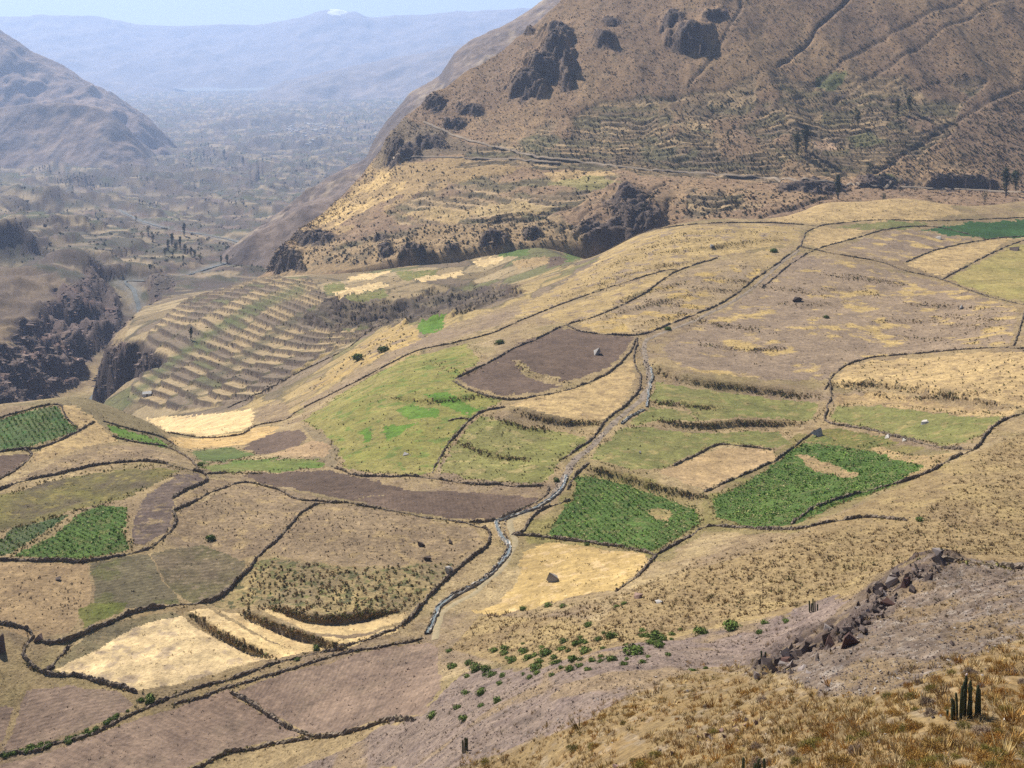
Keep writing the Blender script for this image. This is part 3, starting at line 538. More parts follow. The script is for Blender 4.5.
('fallow_field','golden sloping ground under the topmost curved wall','field',dict(YELL,c3=(.25,.19,.14)),[(596,262),(612,240),(660,230),(700,226),(768,225),(800,228),(798,242),(760,248),(716,257),(676,269),(640,276),(600,288),(560,304),(524,318),(520,305),(560,285)]),
('fallow_field','small straw plots beside the track fork at upper right','field',STRW,[(806,244),(808,232),(822,227),(868,231),(846,240),(820,248)]),
('fallow_field','grey-brown fallow field right of the track fork','field',FALL,[(834,250),(862,239),(908,229),(972,240),(936,249),(905,262),(870,258)]),
('fallow_field','pale straw field between the emerald crop and the wall','field',STRW,[(908,264),(940,250),(986,241),(1012,239),(975,260),(945,276),(926,273)]),
('pasture','yellow-green field in the far right corner','pasture',dict(PAST,c1=(.27,.235,.085),c2=(.34,.27,.11)),[(948,279),(978,263),(1012,246),(1030,243),(1110,240),(1110,310),(1024,303),(984,293)]),
('crop_field','emerald green crop field at the far right','field',dict(c1=(.034,.086,.028),c2=(.042,.098,.032),amount=.2,big=.03,furrow=(85,2,.1)),[(918,230),(966,223),(1030,220),(1110,219),(1110,236),(1024,237),(984,239),(948,235)]),
('crop_field','pale green strip left of the emerald field','field',dict(c1=(.13,.15,.055),c2=(.20,.185,.075),amount=.3,big=.04),[(832,227),(880,222),(930,222),(912,229),(872,230)]),
('fallow_field','pale tan rounded rise behind the emerald field','field',dict(STRW,c1=(.46,.335,.165)),[(768,221),(795,207),(830,201),(885,196),(950,205),(960,214),(925,221),(870,221),(815,224)]),
('stubble_field','tan stubble field with a single grey boulder, below the left corn','field',dict(STUB,c1=(.46,.33,.145),c2=(.42,.30,.13)),[(500,602),(520,575),(524,552),(545,543),(600,548),(644,554),(650,562),(634,576),(614,590),(560,600),(498,616),(474,612)]),
('stubble_field','long tan strip on the lower bench, left end','field',STUB,[(332,290),(382,282),(391,286),(340,298)]),
('crop_field','small green plot at the left end of the lower bench','field',MEAD,[(322,285),(343,283),(346,290),(328,293)]),
('crop_field','green strip on the lower bench beneath the rock band','field',MEAD,[(396,273),(442,269),(432,276),(402,280)]),
('stubble_field','upper tan strip on the lower bench','field',STUB,[(345,277),(394,270),(374,279),(350,282)]),
('stubble_field','tan strip in the middle of the lower bench','field',STUB,[(415,278),(460,271),(466,275),(420,282)]),
('crop_field','dull green strip under the tan strips of the lower bench','field',MEAD,[(342,298),(384,290),(388,297),(352,303)]),
('stubble_field','tan plot on the right part of the lower bench','field',STUB,[(474,260),(504,256),(500,264),(478,267)]),
('crop_field','brighter green plot on the right part of the lower bench','field',dict(c1=(.085,.14,.035),c2=(.11,.15,.045),amount=.3),[(496,250),(530,249),(528,257),(500,257)]),
('crop_field','small green plot at the right end of the lower bench','field',dict(c1=(.085,.14,.035),c2=(.11,.15,.045),amount=.3),[(563,254),(580,251),(582,259),(567,262)]),
('fallow_field','pinkish fallow plot near the right end of the lower bench','field',TANF,[(512,262),(546,256),(550,264),(518,269)]),
('ploughed_field','dark soil plot at the right end of the lower bench','field',plough(5),[(550,258),(566,256),(564,265),(546,268)]),
]
nR, nC = X_.shape
fc_px = (P_[:-1, :-1]+P_[1:, 1:])*.5; fc_row = (G.row[:-1, :-1]+G.row[1:, 1:]+G.row[1:, :-1]+G.row[:-1, 1:])*.25; fc_y = (Y_[:-1, :-1]+Y_[1:, 1:])*.5
# use the smooth surface for field membership so relief does not fray the edges
fc_row = (RW[:-1, :-1]+RW[1:, 1:]+RW[1:, :-1]+RW[:-1, 1:])*.25
fx_ = (X_[:-1, :-1]+X_[1:, 1:])*.5
jx = fc_px+fbm(fx_/5, fc_y/5, 4, 401, .65)*5; jy = fc_row+fbm(fx_/5, fc_y/5, 4, 405, .65)*3.2
fid = np.full(fc_px.shape, -1)
cm = np.minimum.accumulate(RW, axis=0); vis = np.ones(RW.shape, bool); vis[1:] = RW[1:] <= cm[:-1]+1.0
okd = (fc_y < 1045) & vis[:-1, :-1]
for k, f in enumerate(FIELDS):
    P = np.array(f[4]); x0, y0 = P.min(0)-4; x1, y1 = P.max(0)+4
    m = (jx > x0) & (jx < x1) & (jy > y0) & (jy < y1) & okd
    idx = np.nonzero(m); ins = in_poly(jx[idx], jy[idx], [tuple(p) for p in f[4]])
    fid[idx[0][ins], idx[1][ins]] = k
def connect(m):
    left = m.copy(); best = None; nb = 0
    while left.sum() > nb:
        a, b = np.nonzero(left); k_ = rng.integers(len(a)); r = np.zeros_like(m); r[a[k_], b[k_]] = True; n_ = 1
        while True:
            for _ in range(12):
                q = r.copy(); q[1:] |= r[:-1]; q[:-1] |= r[1:]; q[:, 1:] |= r[:, :-1]; q[:, :-1] |= r[:, 1:]; r = q & m
            c_ = int(r.sum())
            if c_ == n_: break
            n_ = c_
        if n_ > nb: best, nb = r, n_
        left &= ~r
    return best
for k in range(len(FIELDS)):
    a, b = np.nonzero(fid == k)
    if not len(a): continue
    sl_ = (slice(max(a.min()-1, 0), a.max()+2), slice(max(b.min()-1, 0), b.max()+2)); m = fid[sl_] == k; r = connect(m)
    v_ = fid[sl_]; v_[m & ~r] = -1
V = G.verts(); FA = G.faces(); ff = fid.ravel()
def submesh(name, sel, mat, colors=None):
    fs = FA[sel]; u, inv = np.unique(fs, return_inverse=True)
    return mesh(name, V[u], inv.reshape(fs.shape), mat, None if colors is None else colors.reshape(-1, 3)[u])
M_ground = attr_mat('ground_earth', fine=1.5, amount=.46, mid=.22, bumpd=.5)
tag(obj('ground', submesh('ground', ff < 0, M_ground, C)), kind='structure')
for k, f in enumerate(FIELDS):
    if not (ff == k).any(): print('EMPTY FIELD', f[1]); continue
    st = dict(f[3])
    tag(obj(f[0], submesh(f[0], ff == k, field_mat(f[0]+'_soil', **st))), f[1], f[2], 'fields on the mesa', 'thing')

# ------------------------------------------------------------------ right mountain: a loft through contour lines
def loft(cols, lines, nper, step=STEP, smooth=7):
    """lines: list of (rows, depths) sampled at cols; returns PX, Y, row"""
    px = np.arange(cols[0], cols[-1]+.1, step); k = np.hanning(smooth*2+1); k /= k.sum()
    def sm(a): return np.convolve(np.pad(a, smooth, mode='edge'), k, 'valid')
    Rr = [sm(np.interp(px, cols, l[0])) for l in lines]; Dd = [sm(np.interp(px, cols, l[1])) for l in lines]
    Ys, Rs = [], []
    for a in range(len(lines)-1):
        t = np.linspace(0, 1, nper[a], endpoint=(a == len(lines)-2))[:, None]
        Ys.append(Dd[a][None]*(1-t)+Dd[a+1][None]*t); Zs = (-(Rr[a]-YH)/F*Dd[a])[None]*(1-t)+(-(Rr[a+1]-YH)/F*Dd[a+1])[None]*t
        Rs.append(Zs)
    return px, np.vstack(Ys), np.vstack(Rs)
hc = [258,270,300,350,375,400,415,430,460,490,512,540,560,620,700,800,900,1024,1130]
L0 = ([290,288,280,270,264,258,254,251,248,245,243,241,241,246,236,222,216,212,210],[1130,1115,1075,1055,1050,1045,1042,1040,1036,1030,1026,1018,1014,1000,975,975,975,975,975])
L1 = ([282,276,257,242,236,230,227,225,219,214,211,207,205,200,192,190,195,197,198],[1145,1140,1125,1115,1112,1110,1108,1105,1100,1094,1090,1084,1080,1070,1066,1070,1070,1070,1070])
L2 = ([280,273,242,212,198,188,184,182,179,177,175,173,172,171,172,178,187,191,193],[1150,1150,1175,1225,1235,1240,1238,1236,1230,1222,1216,1208,1200,1180,1160,1140,1130,1120,1120])
L3 = ([279,271,236,200,178,152,144,140,134,128,124,120,118,114,110,110,112,116,120],[1155,1158,1195,1275,1320,1350,1360,1368,1372,1362,1350,1335,1325,1300,1285,1268,1260,1260,1260])
L4 = ([278,269,231,189,158,123,111,99,78,61,45,24,5,-45,-85,-90,-90,-90,-90],[1160,1165,1215,1315,1390,1430,1450,1470,1505,1530,1550,1575,1590,1640,1680,1690,1690,1690,1690])
L5 = ([300,295,262,222,190,150,138,125,100,82,64,40,20,-35,-80,-85,-85,-85,-85],[1210,1225,1290,1400,1480,1530,1560,1590,1630,1660,1690,1720,1750,1800,1860,1860,1860,1860,1860])
L6 = ([360,345,320,290,270,260,250,240,230,220,210,200,190,150,110,100,100,100,100],[1350,1370,1450,1560,1660,1750,1800,1830,1880,1900,1930,1960,2000,2100,2200,2200,2200,2200,2200])
LS = ([r+45 for r in L0[0]], [d-25 for d in L0[1]])
pxh, Yh, Zh = loft(hc, [LS, L0, L1, L2, L3, L4, L5, L6], [6, 46, 40, 58, 120, 14, 8])
H = Sheet(pxh, Yh, Zh); HX, HY = H.X, H.Y; HP = np.repeat(pxh[None], HY.shape[0], 0); HR = H.row.copy()
HZ = H.Z.copy()
inn = sstep(0, 30, HP-262)                                   # keep the pointed end thin
crest = np.repeat(np.linspace(0, 1, HY.shape[0])[:, None], HY.shape[1], 1)
mt = sstep(175, 120, HR)
# gullies running down slope
HZ += mt*inn*((ridged(HX/130+HY/600, HY/520, 4, 501)-.62)*22+fbm(HX/28, HY/50, 4, 511)*3.0)
HZ += (1-mt)*inn*(fbm(HX/40, HY/40, 4, 521)*3.0)
# carved dark lines: gullies and field walls that climb the slope
GUL = [([(778,64),(812,34),(850,-6)],7,5),([(835,98),(900,58),(1010,-4)],4,4),([(690,82),(735,20),(745,-10)],5,4),([(868,176),(905,152),(945,130),(990,105),(1060,70)],5,6),([(868,112),(920,88),(965,74)],2.5,3),
       ([(792,96),(870,44),(965,0)],4,5),([(700,120),(730,100),(775,85)],3,4),([(640,215),(652,196),(664,184)],5,4),([(560,232),(600,215),(640,190)],3,3),([(760,218),(800,206),(830,196)],6,5)]
gulm = np.zeros(HX.shape)
for ln, dep, wd in GUL:
    d, a = seg_dist(HP+fbm(HX/40, HY/40, 2, 531)*3, HR, [tuple(p) for p in spline(ln, 5)]); g_ = np.exp(-(d/(wd*.36))**2); HZ -= dep*.4*g_; gulm = np.maximum(gulm, g_)
# rock knobs: gentle above, abrupt face below
KNOB = [(556,56,17,19,26),(548,74,22,14,24),(527,88,20,13,22),(560,36,14,9,10),(605,42,11,9,14),(690,34,24,12,24),(672,20,14,10,14),(715,17,12,6,9),(612,18,10,6,6),
        (435,102,12,10,8),(470,110,14,7,7),(455,125,12,6,8),(606,226,30,22,10),(640,212,30,24,11),(625,200,22,12,7),(290,258,14,11,13),(310,236,24,8,8),(276,264,8,9,8),(416,252,18,9,9),(386,248,9,7,6),(494,237,16,9,9),(450,246,10,6,5),(380,236,8,6,5),(532,232,10,6,5),
        (405,150,16,12,10),(392,152,10,16,12),(430,142,18,8,7),(480,48,16,10,9),(520,30,14,8,8),(880,182,30,7,8),(810,185,35,6,7),(960,180,40,8,8)]
rockm = np.zeros(HX.shape)
kw = fbm(HX/14, HY/14, 3, 541)
for cx, cy, rx, ry, h in KNOB:
    qx = (HP-cx)/rx+kw*.35; qy = (HR-cy)/ry+kw*.45+fbm(HX/11, HY/11, 3, 545)*.22
    win = np.clip(1-qx*qx, 0, 1)**.7; up_ = sstep(-1.6, .3, qy)*(1-sstep(.62, 1.0, qy))
    HZ += h*win*up_; rockm = np.maximum(rockm, win*sstep(-.1, .3, qy)*(1-sstep(.95, 1.25, qy)))
HZ += rockm*((ridged(HX/11, HY/8, 3, 547)-.6)*10+fbm(HX/4, HY/4, 2, 549)*1.6)
# terraces
tz = np.zeros(HX.shape)
for p in ([(450,165),(520,132),(600,105),(700,88),(790,72),(880,72),(980,84),(960,130),(880,174),(780,180),(660,172),(540,168)],[(380,208),(430,180),(500,176),(620,176),(600,200),(540,220),(450,224),(390,222)],[(680,215),(700,190),(780,192),(770,212)],[(320,250),(360,232),(420,228),(400,240)]):
    tz = np.maximum(tz, in_poly(HP+fbm(HX/60, HY/60, 3, 551)*14, HR+fbm(HX/60, HY/60, 3, 555)*8, p)*1.0)
tz *= sstep(-.12, .12, fbm(HX/50, HY/50, 3, 557)+.24)
hcw = np.floor(HX/45+fbm(HX/120, HY/120, 2, 561)*1.2)
hq = (H.Z+fbm(HX/45, HY/45, 3, 565)*5)/4.0+hsh(hcw.astype(np.int64), (hcw*0).astype(np.int64), 12)
hfr = hq-np.floor(hq); HZ += tz*(1-rockm)*((np.floor(hq)+sstep(.70, 1, hfr))-hq)*4.0*.95
H.Z = HZ; H.upd()
m1 = fbm(HX/90, HY/90, 4, 601); m2 = fbm(HX/22, HY/22, 4, 611); m3 = fbm(HX/6, HY/6, 3, 621)
HC = np.ones(HX.shape+(3,))*np.array((.250,.168,.106))
HC = mixc(HC, (.190,.130,.092), sstep(-.2, .4, m1+m2*.4)*.7); HC = mixc(HC, (.29,.20,.115), sstep(.05, .5, -m1+m2*.5)*.5)
HC = mixc(HC, (.11,.085,.06), sstep(.15, .4, m3+m2*.4)*.55)
hay = in_poly(HP+m2*16, HR+m2*10, [(285,250),(320,212),(360,175),(385,160),(450,160),(520,164),(470,182),(420,192),(360,218),(320,240)])*1.0
HC = mixc(HC, (.36,.255,.125), hay*.7); HC = mixc(HC, (.48,.34,.155), hay*sstep(-.05,.35,m2+m1*.5)*in_poly(HP, HR, [(285,250),(320,205),(365,170),(420,178),(390,200),(330,232)])*.9)
crag = in_poly(HP+m2*8, HR+m2*6, [(375,170),(385,130),(400,122),(425,128),(470,145),(520,155),(515,160),(440,156),(395,162)])*1.0
HC = mixc(HC, (.13,.105,.075), crag*.7)
lowh = in_poly(HP+m2*8, HR, [(262,285),(300,245),(360,238),(420,226),(520,214),(560,214),(590,248),(500,256),(400,262),(300,276)])*1.0
HC = mixc(HC, (.33,.24,.13), lowh*.6); HC = mixc(HC, (.12,.095,.065), lowh*sstep(.0,.35,m3+m2*.5)*.7)
hh = hsh(hcw.astype(np.int64), np.floor(hq).astype(np.int64), 3)
ht = np.where((hh < .3)[..., None], np.array((.30,.22,.13)), np.where((hh < .62)[..., None], np.array((.165,.13,.09)), np.where((hh < .86)[..., None], np.array((.115,.115,.06)), np.array((.37,.28,.165)))))
HC = HC*(1-tz[..., None]*.65)+ht*tz[..., None]*.65; HC = mixc(HC, (.09,.075,.052), tz*(hfr > .68)*.7)
ts = in_poly(HP+m2*10, HR+m2*6, [(520,142),(640,122),(720,130),(700,160),(600,160),(530,158)])*1.0; HC = mixc(HC, (.10,.105,.06), ts*sstep(-.2,.3,m1+m2)*.6)
for p, c_ in (([(470,206),(520,200),(560,205),(540,212),(480,214)],(.40,.30,.16)),([(540,172),(600,168),(620,176),(560,184)],(.42,.30,.15)),([(400,215),(440,205),(480,208),(450,222)],(.40,.29,.15)),([(675,128),(700,118),(712,122),(690,132)],(.44,.32,.19)),
              ([(545,182),(590,176),(625,182),(590,190)],(.22,.20,.08)),([(815,75),(830,66),(850,72),(832,86),(818,84)],(.10,.13,.05)),([(845,132),(870,128),(885,140),(860,146)],(.15,.15,.07)),([(810,142),(830,138),(840,146),(818,148)],(.42,.29,.20)),([(870,180),(890,176),(900,184),(880,190)],(.13,.15,.05))):
    HC = mixc(HC, c_, in_poly(HP+m2*5, HR+m2*3, p)*.75)
HC = mixc(HC, (.13,.10,.08), gulm*.5); HC = mixc(HC, (.085,.068,.066), np.clip(rockm*1.2, 0, 1)*.9)  # rock faces also darkened in the colour to stand in for their shade
HC *= 1.04*(1+.16*m2+.12*m3)[..., None]; HC = np.clip(HC*np.array((1.02, 1.0, .93)), .01, .8)
M_hill = attr_mat('hillside_earth', fine=.45, amount=.38, mid=.25, bumpd=.6)
tag(obj('hillside', mesh('hillside', H.verts(), H.faces(), M_hill, HC.reshape(-1, 3))), kind='structure')

# ------------------------------------------------------------------ further spurs, ranges and the snow peak
def range_mesh(name, cols, lines, nper, step, amp, scale, base, dark, rocky=.6, seed=700, snow=None, keep=0.0, pale=None):
    px, Y, Z = loft(cols, lines, nper, step, 3); S = Sheet(px, Y, Z); X = S.X; n = Y.shape[0]
    t = np.repeat((np.arange(n)/(n-1))[:, None], Y.shape[1], 1)
    tc = sum(nper[:-1])/n if len(nper) > 1 else .8
    wgt = np.clip(np.minimum(t/.15, 1), 0, 1)*(1-(1-keep)*np.exp(-((t-tc)/.06)**2))
    r = ridged(X/scale, Y/(scale*1.6), 5, seed)-.6; rr = fbm(X/(scale*.22), Y/(scale*.3), 4, seed+50)
    S.Z = S.Z+wgt*amp*(r*1.2+rr*.22)+amp*.05*fbm(X/(scale*.1), Y/(scale*.2), 3, seed+60); S.upd()
    c = np.ones(X.shape+(3,))*np.array(base); c = mixc(c, dark, sstep(-.1, .4, rr+r)*.7)
    gx = np.gradient(S.Z, axis=1)/np.gradient(X, axis=1); gy = np.gradient(S.Z, axis=0)/np.gradient(Y, axis=0)
    c = mixc(c, np.array(dark)*.7, sstep(.7, 1.2, np.hypot(gx, gy))*rocky)
    if pale: c = mixc(c, pale, sstep(.25, .5, fbm(X/(scale*.3), Y/(scale*.5), 3, seed+70))*.6)
    if snow:
        sx_, sy_, rx, ry = snow; rw = S.row
        c = mixc(c, (.85,.87,.9), (np.exp(-((px[None]-sx_)/rx)**2-((rw-sy_)/ry)**2)+.35*rr > .55)*.95)
    c *= (1+.12*rr)[..., None]
    tag(obj(name, mesh(name, S.verts(), S.faces(), attr_mat(name+'_earth', fine=9/scale, amount=.3, bumpd=scale*.02), np.clip(c, .01, .9).reshape(-1, 3))), kind='structure')
    return S
sc_ = [205,225,250,300,340,366,376,385,410,440,447,455,470,500,530,550,600,680]
S0 = ([330,325,318,310,300,290,285,280,275,270]+[265]*8,[1500,1490,1470,1440,1420,1410,1405]+[1400]*11)
S1 = ([280,262,240,212,196,186,178,170,160,150,146,142,136,124,108,96,70,40],[1560,1570,1590,1620,1660,1700,1720,1740,1760,1770,1775,1780,1790,1800,1810,1820,1840,1860])
S1 = (S1[0], [float(deep(d)) for d in S1[1]])
S2 = ([277,256,234,196,171,158,136,124,92,75,64,52,40,27,9,-6,-40,-80],[1620,1640,1680,1800,1930,2030,2080,2100,2150,2170,2170,2160,2170,2190,2210,2230,2280,2340])
S3 = ([300,290,270,240,220,210,200,190,170,160,155,150,145,140,130,120,100,80],[1800,1820,1900,2050,2200,2350,2450,2500,2560,2600]+[2620]*8)
S2 = (S2[0], [float(deep(d)) for d in S2[1]]); S3 = (S3[0], [float(deep(d)) for d in S3[1]])
range_mesh('far_spur', sc_, [S0, S1, S2, S3], [30, 110, 20], 1.6, 26, 120, (.20,.150,.120), (.12,.095,.09), .7, 700, keep=.25, pale=(.32,.25,.17))
# left mountain with its foothill
range_mesh('left_mountain', [-120,-60,0,30,65,85,115,150,185],
  [([185,184,182,180,178,176,174,172,172],[5250]*9),([100,104,110,112,112,114,118,130,158],[5780]*9),([-50,-10,29,50,66,80,95,117,152],[6600]*9),([60,70,90,100,110,120,130,140,150],[7800]*9)],
  [40, 60, 16], 1.6, 170, 520, (.215,.150,.115), (.15,.115,.105), .6, 730, keep=.15, pale=(.30,.22,.17))
range_mesh('foothill', [-100,-40,0,30,60,80,96,112,128,145,160],
  [([190]*11,[4500]*11),([118,114,108,104,102,103,106,114,128,147,172],[5000]*11),([140]*8+[145,150,155],[5400]*11)],
  [60, 14], 1.6, 56, 340, (.235,.170,.130), (.13,.105,.095), .7, 760, keep=.2, pale=(.34,.26,.17))
range_mesh('middle_range', [215,250,285,330,370,400,440,480,530,620,760],
  [([118,116,112,110,106,104,102,100,98,96,96],[11000]*11),([113,96,82,71,62,57,50,42,30,10,-20],[13500]*11),([110,100,92,85,80,76,72,66,60,50,30],[17000]*11)],
  [60, 10], 2.2, 230, 1400, (.20,.155,.13), (.14,.115,.10), .5, 790, keep=.15, pale=(.27,.21,.17))
range_mesh('valley_range', [-100,0,60,110,150,200,260,320],
  [([104]*8,[13500]*8),([38,52,66,80,90,97,101,103],[16500]*8),([80,84,90,94,98,100,102,104],[18500]*8)],
  [40, 8], 2.6, 380, 2300, (.22,.17,.14), (.15,.12,.11), .4, 815, keep=.2)
range_mesh('far_range', [-140,-40,0,45,80,100,120,145,175,220,260,285,300,320,335,350,370,420,460,520,600,800],
  [([88]*22,[16000]*22),([16,17,16,14,15,17,21,25,26,23,24,20,17,12,10,13,17,15,12,9,10,14],[20500]*22),([60]*22,[24500]*22)],
  [70, 8], 2.2, 480, 2600, (.22,.175,.15), (.16,.13,.115), .4, 830, snow=(338, 11, 13, 4.5), keep=.08)

# ------------------------------------------------------------------ dry-stone walls
def stone_mat(name, c1, c2, c3):
    m, t, b = nodes(name, .95)
    co = N(t, 'ShaderNodeTexCoord').outputs['Object']
    vo = N(t, 'ShaderNodeTexVoronoi'); vo.inputs['Scale'].default_value = 2.2; t.links.new(co, vo.inputs['Vector'])
    c = mix(t, ramp(t, vo.outputs['Color'], .1, .9), c1, c2); c = mix(t, ramp(t, noise_tex(t, co, .35, 3), .5, .68), c, c3)
    c = mix(t, 1.0, c, ramp(t, vo.outputs['Distance'], .0, .55, (1.25,1.22,1.2,1), (.55,.53,.5,1)), 'MULTIPLY')
    t.links.new(c, b.inputs['Base Color']); bump(t, b, vo.outputs['Distance'], .8, .12); return m
M_wall = stone_mat('dry_stone', (.17,.135,.105), (.36,.29,.23), (.25,.205,.135))
M_wall_pale = stone_mat('pale_stone', (.26,.22,.18), (.40,.35,.30), (.24,.20,.15))
def ground_line(px_pts, S=None, seg=.5, dmin=0, dmax=1010, per=7):
    S = S or G
    sp_ = spline(px_pts, per); W = np.array([S.hit(p[0], p[1], dmin, dmax)[:] for p in sp_])
    d = np.concatenate([[0], np.cumsum(np.linalg.norm(np.diff(W[:, :2], axis=0), axis=1))])
    n = max(int(d[-1]/seg), 3); q = np.linspace(0, d[-1], n)
    x = np.interp(q, d, W[:, 0]); y = np.interp(q, d, W[:, 1])
    if n > 9:
        kk = np.hanning(min(9, n//2*2-1)+2)[1:-1]; kk /= kk.sum(); h = len(kk)//2
        x[h:-h] = np.convolve(x, kk, 'valid'); y[h:-h] = np.convolve(y, kk, 'valid')
    x += fbm(q/6.0, q*0+x[0], 3, 903)*.7; y += fbm(q/6.0, q*0+y[0], 3, 904)*.9
    z = np.array([S.z_at(a, b) for a, b in zip(x, y)])
    return np.stack([x, y, z], 1), q
def wall_mesh(name, W, q, h=1.25, wd=.42, mat=None, gaps=.0):
    n = len(W); T = np.gradient(W[:, :2], axis=0); T /= np.linalg.norm(T, axis=1)[:, None]+1e-9; Nn = np.stack([-T[:, 1], T[:, 0]], 1)
    r = np.random.default_rng(int(abs(W[0, 0]*31+W[0, 1]*17)))
    hh = h*np.clip(1+.6*fbm(q/3.5, q*0+W[0, 0], 4, 905, .65)+r.normal(0, .16, n), .3, 1.7); hh *= np.clip(.35+np.minimum(q, q[-1]-q)/1.5, 0, 1)
    hh *= 1-.8*sstep(.2, .4, fbm(q/6, q*0+W[0, 1], 3, 907))
    prof = [(-1.15, -.5, 0), (-1.0, .45, 0), (-.72, .95, 0), (0, 1.06, 0), (.72, .95, 0), (1.0, .45, 0), (1.15, -.5, 0)]
    V_ = np.zeros((n, 7, 3)); wdv = wd*np.clip(1+.5*fbm(q/2.5, q*0+W[0, 1], 3, 911)+r.normal(0, .18, n), .55, 2)
    for k_, (a, b, _) in enumerate(prof):
        off = a*wdv+r.normal(0, .1, n); V_[:, k_, :2] = W[:, :2]+Nn*off[:, None]
        V_[:, k_, 2] = W[:, 2]+(b*hh+r.normal(0, .1, n) if b > 0 else -.6)
    id_ = np.arange(n*7).reshape(n, 7)
    Fq = np.stack([id_[:-1, :-1], id_[1:, :-1], id_[1:, 1:], id_[:-1, 1:]], -1).reshape(-1, 4)
    caps = [tuple(id_[0]), tuple(id_[-1][::-1])]
    c0 = np.array([[id_[0][a], id_[0][a+1], id_[0][5-a], id_[0][6-a]] for a in (0, 1)]+[[id_[-1][6-a], id_[-1][5-a], id_[-1][a+1], id_[-1][a]] for a in (0, 1)])
    return mesh(name, V_.reshape(-1, 3), np.vstack([Fq, c0]), mat or M_wall, smooth=False)
